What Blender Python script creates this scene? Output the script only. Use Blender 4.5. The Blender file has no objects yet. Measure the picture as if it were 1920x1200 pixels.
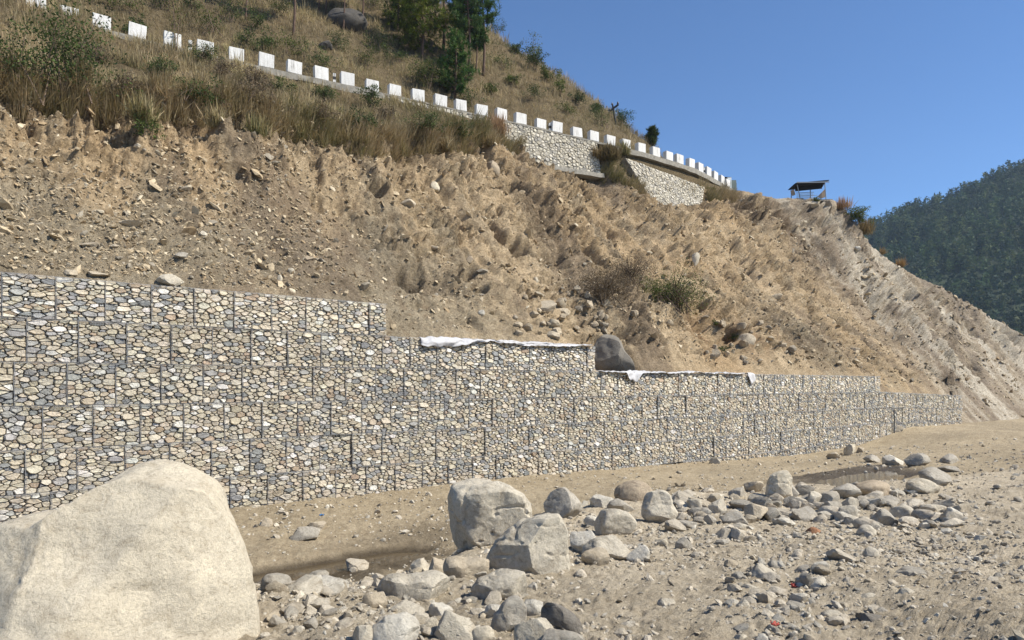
import bpy, math, random
import numpy as np
from mathutils import Vector, Quaternion

# ------------------------------------------------------------------ camera, sky, sun, exposure
S = bpy.context.scene
F = 1270.0 / 1920.0            # focal length over picture width
HY = 720.0                     # height of the horizon in the 1920x1200 picture
cam_d = bpy.data.cameras.new('camera')
cam = bpy.data.objects.new('camera', cam_d)
S.collection.objects.link(cam)
cam.location = (0, 0, 0)
cam.rotation_euler = (math.radians(90), 0, 0)
cam_d.sensor_width = 36.0
cam_d.lens = 36.0 * F
cam_d.shift_y = (HY - 600.0) / 1920.0
cam_d.clip_start = 0.1
cam_d.clip_end = 6000
S.camera = cam

SUN_AZ = (0.965, -0.262)
SUN_EL = math.radians(46)
world = bpy.data.worlds.new('World')
S.world = world
world.use_nodes = True
wn = world.node_tree
bg = wn.nodes.get('Background') or wn.nodes.new('ShaderNodeBackground')
sky = wn.nodes.new('ShaderNodeTexSky')
sky.sky_type = 'NISHITA'
sky.sun_disc = False
sky.sun_elevation = SUN_EL
sky.sun_rotation = math.atan2(SUN_AZ[0], SUN_AZ[1])
sky.altitude = 2200
sky.air_density = 1.0
sky.dust_density = 0.15
sky.ozone_density = 6.0
hsv = wn.nodes.new('ShaderNodeHueSaturation'); hsv.inputs['Saturation'].default_value = 1.06
wn.links.new(sky.outputs[0], hsv.inputs['Color']); wn.links.new(hsv.outputs[0], bg.inputs[0])
bg.inputs[1].default_value = 0.115
sl = bpy.data.lights.new('sun', 'SUN')
sl.energy = 5.0
sl.angle = math.radians(0.5)
sl.color = (1.0, 0.945, 0.84)
sun = bpy.data.objects.new('sun', sl)
S.collection.objects.link(sun)
sv = Vector((SUN_AZ[0] * math.cos(SUN_EL), SUN_AZ[1] * math.cos(SUN_EL), math.sin(SUN_EL))).normalized()
sun.rotation_euler = sv.to_track_quat('Z', 'Y').to_euler()
S.view_settings.view_transform = 'Standard'
S.view_settings.look = 'None'
S.view_settings.gamma = 1
S.view_settings.use_curve_mapping = False
S.view_settings.exposure = 0.6
S.cycles.max_bounces = 5
S.cycles.diffuse_bounces = 3
S.cycles.transparent_max_bounces = 6
S.cycles.use_denoising = True

# ------------------------------------------------------------------ #BEGINMATH
FP = 1270.0
rs_ = np.random.RandomState

def _hash(ix, iy, iz, seed):
    with np.errstate(over='ignore'):
        h = (ix.astype(np.uint32) * np.uint32(374761393) + iy.astype(np.uint32) * np.uint32(668265263)
             + iz.astype(np.uint32) * np.uint32(2147483647) + np.uint32((seed * 1274126177) & 0xffffffff))
        h = (h ^ (h >> np.uint32(13))) * np.uint32(1274126177)
        h = (h ^ (h >> np.uint32(16))) * np.uint32(2246822519)
        h = h ^ (h >> np.uint32(15))
    return (h & np.uint32(0xffff)).astype(np.float32) / 32767.5 - 1.0

def vn(p, seed=0):
    """value noise in -1..1 at p (N,3)"""
    p = np.asarray(p, dtype=np.float64)
    i = np.floor(p); f = (p - i).astype(np.float32)
    i = i.astype(np.int64)
    f = f * f * f * (f * (f * 6 - 15) + 10)
    x0, y0, z0 = i[:, 0], i[:, 1], i[:, 2]
    r = 0
    for dx in (0, 1):
        wx = f[:, 0] if dx else 1 - f[:, 0]
        for dy in (0, 1):
            wy = f[:, 1] if dy else 1 - f[:, 1]
            for dz in (0, 1):
                wz = f[:, 2] if dz else 1 - f[:, 2]
                r = r + wx * wy * wz * _hash(x0 + dx, y0 + dy, z0 + dz, seed)
    return r

def fbm(p, octv=4, seed=0, gain=0.5, lac=2.03):
    a = 1.0; s = 0; n = 0
    p = np.asarray(p, dtype=np.float64) + seed * 17.3
    for k in range(octv):
        s = s + a * vn(p, seed + k * 7); n += a
        a *= gain; p = p * lac + 11.7
    return s / n

def ridged(p, octv=4, seed=0, gain=0.5):
    a = 1.0; s = 0; n = 0
    p = np.asarray(p, dtype=np.float64) + seed * 9.1
    for k in range(octv):
        s = s + a * (1 - np.abs(vn(p, seed + k * 5)) * 2); n += a
        a *= gain; p = p * 2.05 + 3.1
    return s / n

def st3(a, b, c):
    return np.stack([np.asarray(a, float) + 0 * np.asarray(b, float), np.asarray(b, float) + 0 * np.asarray(a, float),
                     np.zeros(np.broadcast(a, b).shape) + c], -1)

def smooth(x, a, b):
    x = np.clip((x - a) / (b - a), 0, 1)
    return x * x * (3 - 2 * x)

# wall frame: WD runs along the wall, ND runs into the hill
WD = np.array([0.777, 0.629]); WD = WD / np.linalg.norm(WD)
ND = np.array([-WD[1], WD[0]])
D = 18.9
def xy2tr(x, y): return x * WD[0] + y * WD[1], x * ND[0] + y * ND[1]
def tr2xy(t, r): return t * WD[0] + r * ND[0], t * WD[1] + r * ND[1]

T = np.arange(-40, 140.01, 0.25)
def curve(pts, sm=0.0):
    pts = sorted(pts)
    v = np.interp(T, [p[0] for p in pts], [p[1] for p in pts])
    if sm > 0:
        n = int(sm / 0.25) + 1
        k = np.hanning(2 * n + 3)[1:-1]; k /= k.sum()
        v = np.convolve(np.pad(v, len(k) // 2, mode='edge'), k, mode='valid')
    return v

def walltop(t):
    t = np.asarray(t, float)
    z = np.where(t < 10.25, 2.5, np.where(t < 19.55, 1.5, np.where(t < 45.7, 0.5, -0.5)))
    return z - np.clip(t - 46, 0, 14) * 0.028
crest = [(-40, 27.0, 9.0), (-15, 27.0, 9.0), (2.6, 27.2, 9.3), (7.6, 27.9, 10.0), (13.4, 29.0, 11.0), (23.2, 32.7, 13.6), (27.0, 35.2, 14.9), (30.8, 36.5, 15.75), (37.0, 36.0, 15.9), (38.6, 35.2, 15.0),
         (41.4, 34.3, 13.7), (47.9, 34.6, 15.1), (51.2, 35.0, 16.6), (58.7, 36.0, 18.3),
         (62.0, 35.3, 18.2), (65.9, 34.6, 18.5), (68.0, 33.0, 18.3), (70.0, 31.5, 15.4), (72.5, 30.0, 13.2), (75.0, 28.4, 11.5), (77.5, 26.9, 10.1),
         (80.0, 25.3, 8.3), (82.5, 23.1, 6.4), (85.0, 21.0, 4.2), (90, 19, 0.0), (95, 17, -3.5), (140, 17, -5)]
z0 = walltop(T) - 0.12
z0 = np.where(T > 60.2, -3.3 - (T - 60) * 0.03, z0)
c0 = (curve([(-40, 19.6), (59.5, 19.6), (62, 18.6), (75, 16.5), (85, 14), (140, 12)]), z0)
c1 = (curve([(a, b) for a, b, c in crest], 1.0), curve([(a, c) for a, b, c in crest], 0.7))
c2r = curve([(-40, 44), (-15, 43), (5.6, 41.3), (9, 41), (13.9, 40.2), (23.3, 38.7), (34.2, 37.0), (42.4, 35.9), (48.4, 35.7), (52, 36.3), (55.8, 37.1), (59, 37.6), (66, 36.6), (70, 34), (85, 24), (95, 21), (140, 20)], 1.5)
c2z = curve([(-40, 18.55), (67.0, 18.55), (70, 15.2), (72.5, 12.8), (75, 11.0), (80, 7.6), (85, 3.5), (90, -1), (95, -4), (140, -5)], .6)
c3r = c2r + 3.6
c3z = curve([(-40, 18.6), (60, 18.6), (66, 18.3), (69, 14), (75, 8), (80, 4), (85, 0), (95, -4), (140, -5)], 1)
c4r = c3r + 2.6
c4z = curve([(-40, 21.6), (20, 21.8), (45, 22.6), (55, 22.4), (58, 21.2), (61, 18.8), (66, 17.0), (70, 12), (80, 1), (90, -4), (140, -5)], 1)
c5r = np.full_like(T, 53.0)
c5z = curve([(-40, 25), (5, 26.5), (10, 27.5), (20, 29), (30, 31), (40, 33), (49, 33.0), (54, 31.6), (57.5, 29.2), (61, 25), (66, 17), (72, 9), (80, -2), (90, -5), (140, -5)], 1)
c6r = np.full_like(T, 61.0)
c6z = curve([(-40, 29), (0, 31), (10, 33), (20, 35.5), (30, 38.4), (40, 40.5), (45.5, 39.6), (50, 38), (56, 34), (60, 30), (66, 20), (75, 6), (85, -5), (140, -5)], 1)
c7r = np.full_like(T, 95.0)
c7z = curve([(-40, 52), (0, 55), (20, 62), (35, 66), (45, 62), (55, 52), (65, 36), (80, 10), (95, -5), (140, -5)], 2)
c8r = np.full_like(T, 160.0)
c8z = curve([(-40, 90), (0, 95), (40, 90), (60, 70), (80, 30), (100, 0), (140, -5)], 2)
# an extra knot half way up the bare face: talus below, scarp above
m = 0.42
ch = (c0[0] + (c1[0] - c0[0]) * m, c0[1] + (c1[1] - c0[1]) * (m - 0.05) * 1.0)
KN = [c0, ch, c1, (c2r, c2z), (c3r, c3z), (c4r, c4z), (c5r, c5z), (c6r, c6z), (c7r, c7z), (c8r, c8z)]

def hill_base(t, r):
    t = np.asarray(t, float); r = np.asarray(r, float)
    t, r = np.broadcast_arrays(t, r)
    R = [np.interp(t, T, k[0]) for k in KN]; Z = [np.interp(t, T, k[1]) for k in KN]
    z = Z[0] - np.maximum(0, (R[0] - r)) * np.where(t > 60, .12, .25)
    for i in range(len(KN) - 1):
        a = np.clip((r - R[i]) / np.maximum(R[i + 1] - R[i], 1e-3), 0, 1)
        z = np.where(r > R[i], Z[i] + (Z[i + 1] - Z[i]) * a, z)
    z = np.where((t < 60.3) & (r < 19.5), -6.0, z)
    return z

# --- river bed
EDGE = np.array([(-30, 2.5), (-12, 4.0), (-6, 5.5), (-2.7, 6.5), (-1.5, 7.3), (-0.95, 9.3), (-0.6, 11.4), (1.9, 15.2), (6.2, 17.6), (13.9, 20.5), (30, 26), (60, 38)], float)
def edge_sd(x, y):
    """signed distance to the edge of the near bank, positive beyond it"""
    x = np.asarray(x, float); y = np.asarray(y, float)
    best = np.full(np.broadcast(x, y).shape, 1e9)
    sgn = np.ones_like(best)
    for a, b in zip(EDGE[:-1], EDGE[1:]):
        d = b - a; L = (d * d).sum()
        k = np.clip(((x - a[0]) * d[0] + (y - a[1]) * d[1]) / L, 0, 1)
        qx = x - (a[0] + k * d[0]); qy = y - (a[1] + k * d[1])
        ds = np.hypot(qx, qy)
        s = np.where(d[0] * qy - d[1] * qx > 0, 1.0, -1.0)
        up = ds < best
        best = np.where(up, ds, best); sgn = np.where(up, s, sgn)
    return best * sgn

WL = -3.98   # left puddle
WR = -3.36   # right pool
def ground_base(x, y):
    x = np.asarray(x, float); y = np.asarray(y, float)
    t, r = xy2tr(x, y)
    dist = y
    near = np.interp(dist, [0, 4, 7, 10, 15, 22, 60], [-1.6, -1.62, -1.98, -2.33, -2.62, -2.8, -3.0])
    near = near - .16 * smooth(-x, .2, 1.3) * smooth(y, 5.6, 6.8)
    hw = np.interp(t, [-20, 16, 22, 36, 43, 47, 50, 60, 75, 120], [-3.36, -3.36, -3.48, -3.9, -3.75, -3.3, -2.95, -3.1, -2.9, -3.2])
    rc = np.interp(t, [-10, 6, 10, 16, 21, 26, 34, 60], [14.0, 13.9, 13.5, 11.5, 9.8, 10.6, 10.5, 9])
    zc = np.interp(t, [-10, 4, 8.2, 9.8, 14, 18, 26, 31, 40, 120], [-3.94, -3.96, -3.94, -3.82, -3.6, -3.27, -3.22, -3.2, -3.1, -3.2])
    k = np.clip((r - rc) / (18.9 - rc), 0, 1)
    far = zc + (hw - zc) * (k ** 0.7)
    far = np.where(r < rc, zc + np.clip(rc - r - 0.8, 0, 30) * 0.10, far)
    sd = edge_sd(x, y)
    w = smooth(sd, -0.35, 1.5)
    return near * (1 - w) + far * w

def ground_z(x, y, fine=True):
    z = ground_base(x, y)
    shp = np.shape(z)
    x = np.broadcast_to(x, shp).ravel(); y = np.broadcast_to(y, shp).ravel()
    z = z.ravel().copy()
    t, r = xy2tr(x, y)
    sd = edge_sd(x, y)
    near = 1 - smooth(sd, 0.0, 2.0)
    z += 0.10 * fbm(st3(x * .55, y * .55, 0), 3, 3) * (0.5 + near)
    # keep the pools flat and wet
    inpool = np.maximum(np.exp(-((t - 6.0) / 3.0) ** 4 - ((r - 14.0) / 0.44) ** 4), np.exp(-((t - 25.2) / 2.9) ** 4 - ((r - 10.6) / .9) ** 4) * smooth(sd, .3, 1.0))
    rough = 1 - 0.85 * inpool
    z += 0.055 * fbm(st3(x * 2.1, y * 2.1, 1), 4, 5) * rough
    if fine:
        z += 0.040 * (ridged(st3(x * 6.5, y * 6.5, 0), 3, 8)) * rough * (.35 + .65 * smooth(fbm(st3(x * .8, y * .8, 4), 2, 12), -.4, .5))
        z += 0.016 * vn(st3(x * 22, y * 22, 0), 9) * rough
    z -= inpool * 0.17
    return z.reshape(shp)

def hit_ground(X, Y):
    u = (X - 960) / FP; v = (HY - Y) / FP
    ys = np.exp(np.linspace(math.log(1.5), math.log(70), 1500))
    g = ground_z(u * ys, ys, False)
    b = np.where(v * ys < g)[0]
    i = b[0] if len(b) else len(ys) - 1
    return ys[i] * u, ys[i], float(g[i])

def blob(t, r, t0, r0, st, sr):
    return np.exp(-((t - t0) / st) ** 2 - ((r - r0) / sr) ** 2)

def hill_disp(t, r):
    """offset along the slope normal on the bare face, metres"""
    zc1 = np.interp(t, T, c1[0])
    bare = (1 - smooth(r - zc1, -0.2, 1.2))
    cr = smooth(r - zc1, -1.2, .3)
    bare = np.where(t > 57, np.maximum(bare, np.where(t > 69, 1 - .6 * cr, .12 + .0 * t)), bare)
    bare = bare * (1 - .65 * cr * smooth(t, 50, 57))
    q = r * 1.35
    big = 0.75 * fbm(st3(t * .16, q * .13, 0), 3, 21) + .75 * (ridged(st3(t * .17 + .05 * q, q * .05, 6), 3, 23) - .3)
    wq = q + 1.2 * fbm(st3(t * .5, q * .2, 3), 2, 31)
    wt = t + (0.55 + 1.3 * smooth(t, 50, 60)) * fbm(st3(t * .35, q * .35, 9), 3, 33)
    rill = 0.62 * ridged(st3(wt * 0.5, wq * .12, 0), 4, 41) + 0.34 * ridged(st3(wt * 1.6, wq * .42, 1), 4, 43)
    chunk = 0.30 * fbm(st3(wt * 1.5, q * 1.1, 0), 5, 51, .6) + 0.24 * np.abs(fbm(st3(wt * 3.6, q * 2.6, 0), 4, 53, .6))
    fine = 0.085 * fbm(st3(t * 8, q * 6, 0), 3, 55, .65) + .05 * np.abs(vn(st3(t * 7, q * 5, 4), 57))
    lay2 = (q * 1.1 + .8 * fbm(st3(wt * .9, q * .5, 15), 3, 65)) * 1.5
    saw = lay2 - np.floor(lay2)
    shelf = (.5 - saw) * .5 * smooth(fbm(st3(wt * .45, q * .4, 17), 3, 67), -.05, .35)
    chunk = chunk + shelf + .7 * np.clip(fbm(st3(wt * 2.2, q * 1.8, 19), 3, 69) - .2, 0, 1)
    # smoother talus low on the left, rougher scarps high and in the broken ledge
    hgt = np.clip((r - np.interp(t, T, c0[0])) / np.maximum(zc1 - np.interp(t, T, c0[0]), 1), 0, 1.5)
    tal = (1 - smooth(t, 10, 17)) * (1 - smooth(hgt, .55, .85))
    amp = (1 - .72 * tal) * smooth(r - 19.6, 0.0, 1.6) * (0.55 + 0.6 * smooth(hgt, .15, .8))
    led = 1.25 * blob(t, r, 57, 34.0, 7.0, 2.2) + 1.0 * blob(t, r, 33, 23.6, 6, 2.0) + .7 * blob(t, r, 24, 30, 5, 2)
    led = led * (1 - .75 * smooth(r - zc1, -1.0, .2))
    lay = r * 1.3 + .6 * fbm(st3(t * .4, r * .6, 5), 3, 61)
    steps = (.5 - (lay * .8) % 1.0) * .9
    rgt_ = smooth(t, 52, 62)
    rill = rill * (1 - .55 * rgt_) + rgt_ * .30 * fbm(st3(wt * .8, q * .5, 71), 4, 87, .6)
    d = amp * (big + rill + chunk) + fine + led * (steps + .7 * fbm(st3(t * 1.1, q * 1.0, 8), 4, 63))
    und = (t > -20) & (t < 56)
    wob = .5 * fbm(st3(t * .6, 0 * t, 3), 3, 501)
    d += und * (.40 * np.exp(-((r - zc1 - wob - .15) / .35) ** 2) - .55 * np.exp(-((r - zc1 - wob + .75) / .45) ** 2)) * (1 - smooth(t, 24, 26) * (1 - smooth(t, 37, 40)))
    pit = np.clip(fbm(st3(wt * .75, q * .8, 91), 4, 93, .6) - .16, 0, 1)
    d -= 2.6 * pit * (1 - .8 * tal) * smooth(r - 19.6, .3, 2.0) * (1 - smooth(r - zc1, -1.4, -.4))
    # hollow and raw scar in the lower middle, mound of slumped debris beside it
    d += 0.9 * blob(t, r, 26.5, 23.3, 3.2, 1.5) - 0.7 * blob(t, r, 31.5, 22.3, 2.4, 1.2) + .5 * blob(t, r, 35, 23, 3, 1.2)
    d -= 0.9 * blob(t, r, 13.6, 22.6, 1.6, .5) + 1.7 * blob(t, r, 22.3, 20.5, 1.1, 1.0)
    d += (1.0 * fbm(st3(t * .7, r * .7, 33), 4, 83, .6)) * np.clip(blob(t, r, 29, 23.5, 6.5, 2.6) + .7 * blob(t, r, 40, 23, 6, 2.2), 0, 1) * smooth(r - 19.6, 0, 1.2)
    up = smooth(r - zc1, 0, 2) * np.where(t < 58, 1, 0)
    upd = (0.55 * fbm(st3(t * .22, r * .22, 2), 3, 71) + .22 * fbm(st3(t * 1.1, r * 1.1, 2), 3, 73)) * smooth(r - zc1, 0, 2)
    c2 = np.interp(t, T, c2r)
    road = smooth(r - c2, -1.2, -.2) * (1 - smooth(r - c2, 3.2, 4.2))
    wz1 = smooth(t, 22.5, 23.5) * (1 - smooth(t, 37.3, 38.0)) * smooth(r - c2, -2.2, -1.3) * (1 - smooth(r - c2, .4, .8))
    wz2 = smooth(t, 40.2, 41.2) * (1 - smooth(t, 54.3, 55)) * smooth(r, 33.9, 34.4) * (1 - smooth(r, 36.3, 36.8))
    d = d * (1 - .8 * np.maximum(wz1, wz2)) - .55 * wz1 - .35 * wz2
    d = d * bare + upd * (1 - bare) * (1 - road) * np.interp(r, [40, 60, 90], [1, 1.5, 4])
    return d

NH = np.array([0, -0.68, 0.73])   # (t, r, z) direction of displacement
def hill_pt(t, r):
    z = hill_base(t, r)
    d = hill_disp(np.ravel(t), np.ravel(r)).reshape(np.shape(z))
    return t, r + NH[1] * d, z + NH[2] * d

def hill_xyz(t, r):
    t, r, z = hill_pt(np.asarray(t, float), np.asarray(r, float))
    x, y = tr2xy(t, r)
    return x, y, z

def hit_hill(X, Y, rmin=19.8):
    """world point where the ray through (X, Y) meets the hillside"""
    u = (X - 960) / FP; v = (HY - Y) / FP
    rp = u * ND[0] + ND[1]; tp = u * WD[0] + WD[1]
    r = np.linspace(rmin, 100, 3000)
    t = r * tp / rp
    tt, rr, zz = hill_pt(t, r)
    # compare at the displaced r
    b = np.where(zz > v * (rr / rp))[0]
    i = b[0] if len(b) else 0
    if not len(b):
        vv = zz / (rr / rp); i = int(np.argmax(vv[:2000]))
    x, y = tr2xy(tt[i], rr[i])
    return float(x), float(y), float(zz[i]), float(t[i]), float(r[i])
#ENDMATH

# ------------------------------------------------------------------ helpers
COL = S.collection
TP = math.pi * 2
R = rs_(7)
rnd = random.Random(5)

def mk(name, V, Fc, mat=None, col=None, smooth_=False, parent=None, loc=None):
    """V (n,3); Fc array (m,k) or list of such arrays; col per vertex (n,3)"""
    V = np.asarray(V, np.float32)
    Fs = Fc if isinstance(Fc, list) else [Fc]
    Fs = [np.asarray(f, np.int32) for f in Fs if len(f)]
    me = bpy.data.meshes.new(name)
    me.vertices.add(len(V)); me.vertices.foreach_set('co', V.ravel())
    nl = sum(f.size for f in Fs); nf = sum(len(f) for f in Fs)
    me.loops.add(nl); me.polygons.add(nf)
    me.loops.foreach_set('vertex_index', np.concatenate([f.ravel() for f in Fs]))
    cnt = np.concatenate([np.full(len(f), f.shape[1], np.int32) for f in Fs])
    me.polygons.foreach_set('loop_start', np.concatenate([[0], np.cumsum(cnt)[:-1]]).astype(np.int32))
    me.update(calc_edges=True)
    me.polygons.foreach_set('use_smooth', np.full(nf, bool(smooth_)))
    if smooth_ == 'auto': me.set_sharp_from_angle(angle=math.radians(24))
    if col is not None:
        a = me.color_attributes.new('Col', 'FLOAT_COLOR', 'POINT')
        c = np.ones((len(V), 4), np.float32); c[:, :3] = col
        a.data.foreach_set('color', c.ravel())
    if mat: me.materials.append(mat)
    o = bpy.data.objects.new(name, me)
    COL.objects.link(o)
    if parent: o.parent = parent
    if loc is not None: o.location = loc
    return o

def tag(o, label=None, cat=None, group=None, kind=None):
    if label: o['label'] = label
    if cat: o['category'] = cat
    if group: o['group'] = group
    if kind: o['kind'] = kind
    return o

def empty(name, loc=(0, 0, 0), rz=0.0):
    o = bpy.data.objects.new(name, None)
    COL.objects.link(o)
    o.location = loc; o.rotation_euler = (0, 0, rz)
    o.empty_display_size = 0.2
    return o

class MB:
    """collects boxes and tubes into one mesh"""
    def __init__(s): s.V = []; s.F = []; s.n = 0; s.C = []
    def add(s, V, Fc, c=None):
        V = np.asarray(V, float); s.V.append(V)
        for f in (Fc if isinstance(Fc, list) else [Fc]): s.F.append(np.asarray(f) + s.n)
        s.n += len(V)
        if c is not None:
            c = np.asarray(c, float); s.C.append(np.broadcast_to(c, (len(V), 3)))
    def box(s, c, h, rz=0.0, col=None, axes=None, j=0.0):
        c = np.asarray(c, float)
        P = np.array([[x, y, z] for x in (-1, 1) for y in (-1, 1) for z in (-1, 1)], float) * np.asarray(h, float)
        if j: P = P + R.uniform(-j, j, P.shape)
        if axes is not None: P = P @ np.asarray(axes, float)
        elif rz:
            ca, sa = math.cos(rz), math.sin(rz); P = np.stack([P[:, 0] * ca - P[:, 1] * sa, P[:, 0] * sa + P[:, 1] * ca, P[:, 2]], -1)
        s.add(P + c, np.array([[0, 1, 3, 2], [4, 6, 7, 5], [0, 4, 5, 1], [2, 3, 7, 6], [0, 2, 6, 4], [1, 5, 7, 3]]), col)
    def tube(s, pts, rad, k=6, col=None, cap=True):
        pts = np.asarray(pts, float); n = len(pts)
        rad = np.broadcast_to(np.asarray(rad, float), (n,))
        d = np.gradient(pts, axis=0); d /= np.linalg.norm(d, axis=1)[:, None] + 1e-9
        ref = np.array([0.13, 0.07, 1.0]) if abs(d[:, 2]).mean() < .8 else np.array([1.0, .1, 0])
        a = np.cross(d, ref); a /= np.linalg.norm(a, axis=1)[:, None]; b = np.cross(d, a)
        th = np.arange(k) * TP / k
        V = pts[:, None] + rad[:, None, None] * (np.cos(th)[None, :, None] * a[:, None] + np.sin(th)[None, :, None] * b[:, None])
        i = np.arange(n - 1)[:, None] * k; jx = np.arange(k)[None]; j2 = (jx + 1) % k
        q = np.stack([i + jx, i + j2, i + k + j2, i + k + jx], -1).reshape(-1, 4)
        V = V.reshape(-1, 3); Fc = [q]
        if cap and k > 3:
            V = np.concatenate([V, pts[[0, -1]]]); e = n * k
            j = np.arange(k); Fc.append(np.concatenate([np.stack([(j + 1) % k, j, np.full(k, e)], -1), np.stack([(n - 1) * k + j, (n - 1) * k + (j + 1) % k, np.full(k, e + 1)], -1)]))
        s.add(V, Fc, col)
    def build(s, name, mat, parent=None, loc=None, smooth_=False):
        if not s.V: return None
        byk = {}
        for f in s.F: byk.setdefault(f.shape[1], []).append(f)
        return mk(name, np.concatenate(s.V), [np.concatenate(v) for v in byk.values()], mat, np.concatenate(s.C) if s.C and len(s.C) == len(s.V) else None, smooth_, parent, loc)

# ------------------------------------------------------------------ materials
def mat_new(name, rough=0.9, spec=0.25):
    m_ = bpy.data.materials.new(name); m_.use_nodes = True
    nt = m_.node_tree; b = nt.nodes['Principled BSDF']
    b.inputs['Roughness'].default_value = rough
    b.inputs['Specular IOR Level'].default_value = spec
    return m_, nt, b

def N(nt, typ, **kw):
    n = nt.nodes.new(typ)
    for k, v in kw.items():
        if k in n.inputs: n.inputs[k].default_value = v
        else: setattr(n, k, v)
    return n

def noise(nt, vec, scale, detail=4, rough=.6, dist=0):
    n = nt.nodes.new('ShaderNodeTexNoise')
    n.inputs['Scale'].default_value = scale; n.inputs['Detail'].default_value = detail
    n.inputs['Roughness'].default_value = rough; n.inputs['Distortion'].default_value = dist
    if vec is not None: nt.links.new(vec, n.inputs['Vector'])
    return n.outputs[0]

def ramp(nt, fac, stops):
    n = nt.nodes.new('ShaderNodeValToRGB'); e = n.color_ramp.elements
    while len(e) < len(stops): e.new(0.5)
    for el, (p, c) in zip(e, stops):
        el.position = p; el.color = (c if not isinstance(c, (int, float)) else (c, c, c)) + (1,) if not isinstance(c, (int, float)) else (c, c, c, 1)
    nt.links.new(fac, n.inputs[0]); return n.outputs[0]

def mul(nt, a, b, fac=1.0, mode='MULTIPLY'):
    n = nt.nodes.new('ShaderNodeMix'); n.data_type = 'RGBA'; n.blend_type = mode
    n.inputs[0].default_value = fac
    for s_, i in ((a, 6), (b, 7)):
        if isinstance(s_, tuple): n.inputs[i].default_value = s_ + (1,)
        else: nt.links.new(s_, n.inputs[i])
    return n.outputs[2]

def mixf(nt, fac, a, b):
    n = nt.nodes.new('ShaderNodeMix'); n.data_type = 'RGBA'
    nt.links.new(fac, n.inputs[0])
    for s_, i in ((a, 6), (b, 7)):
        if isinstance(s_, tuple): n.inputs[i].default_value = s_ + (1,)
        else: nt.links.new(s_, n.inputs[i])
    return n.outputs[2]

def bump(nt, b, hs):
    """hs: list of (height socket, strength, distance)"""
    prev = None
    for h, st, di in hs:
        n = nt.nodes.new('ShaderNodeBump'); n.inputs['Strength'].default_value = st; n.inputs['Distance'].default_value = di
        nt.links.new(h, n.inputs['Height'])
        if prev: nt.links.new(prev, n.inputs['Normal'])
        prev = n.outputs[0]
    nt.links.new(prev, b.inputs['Normal'])

def attr(nt, name='Col'):
    n = nt.nodes.new('ShaderNodeAttribute'); n.attribute_name = name
    return n.outputs['Color']

def coord(nt, w='Object'):
    return nt.nodes.new('ShaderNodeTexCoord').outputs[w]

def earth_mat(name, bscale=1.0):
    m_, nt, b = mat_new(name, .95, .12)
    c = coord(nt)
    n1 = noise(nt, c, 1.7 * bscale, 6, .7); n2 = noise(nt, c, 11 * bscale, 6, .75); n3 = noise(nt, c, 45 * bscale, 3, .7)
    v = nt.nodes.new('ShaderNodeTexVoronoi'); v.inputs['Scale'].default_value = 5.5 * bscale
    nt.links.new(c, v.inputs['Vector'])
    col = attr(nt)
    col = mul(nt, col, ramp(nt, n1, [(.3, (.80, .77, .74)), (.7, (1.16, 1.17, 1.18))]))
    col = mul(nt, col, ramp(nt, n2, [(.32, (.62, .59, .56)), (.5, (1.0, 1.0, 1.0)), (.68, (1.25, 1.25, 1.25))]))
    nt.links.new(col, b.inputs['Base Color'])
    bump(nt, b, [(n2, 1.0, .16 / bscale), (v.outputs['Distance'], .5, .12 / bscale), (n3, .9, .035 / bscale)])
    return m_
M = {}
M['earth'] = earth_mat('landslide_earth', 1.0)

def ground_mat():
    m_, nt, b = mat_new('river_silt', .95, .2)
    c = coord(nt)
    n1 = noise(nt, c, 1.3, 6, .7); n2 = noise(nt, c, 16, 6, .72); n3 = noise(nt, c, 90, 4, .7); n4 = noise(nt, c, 5, 5, .7)
    col = attr(nt)
    col = mul(nt, col, ramp(nt, n1, [(.3, (.84, .82, .79)), (.7, (1.1, 1.1, 1.1))]))
    col = mul(nt, col, ramp(nt, n4, [(.35, (.82, .80, .78)), (.6, (1.08, 1.08, 1.08))]))
    col = mul(nt, col, ramp(nt, n2, [(.3, (.78, .76, .73)), (.65, (1.14, 1.14, 1.14))]))
    nt.links.new(col, b.inputs['Base Color'])
    w = nt.nodes.new('ShaderNodeAttribute'); w.attribute_name = 'wet'
    nt.links.new(ramp(nt, w.outputs['Fac'], [(0, .95), (1, .28)]), b.inputs['Roughness'])
    bump(nt, b, [(n4, .7, .08), (n2, 1.0, .06), (n3, .9, .014)])
    return m_
M['ground'] = ground_mat()

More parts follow.
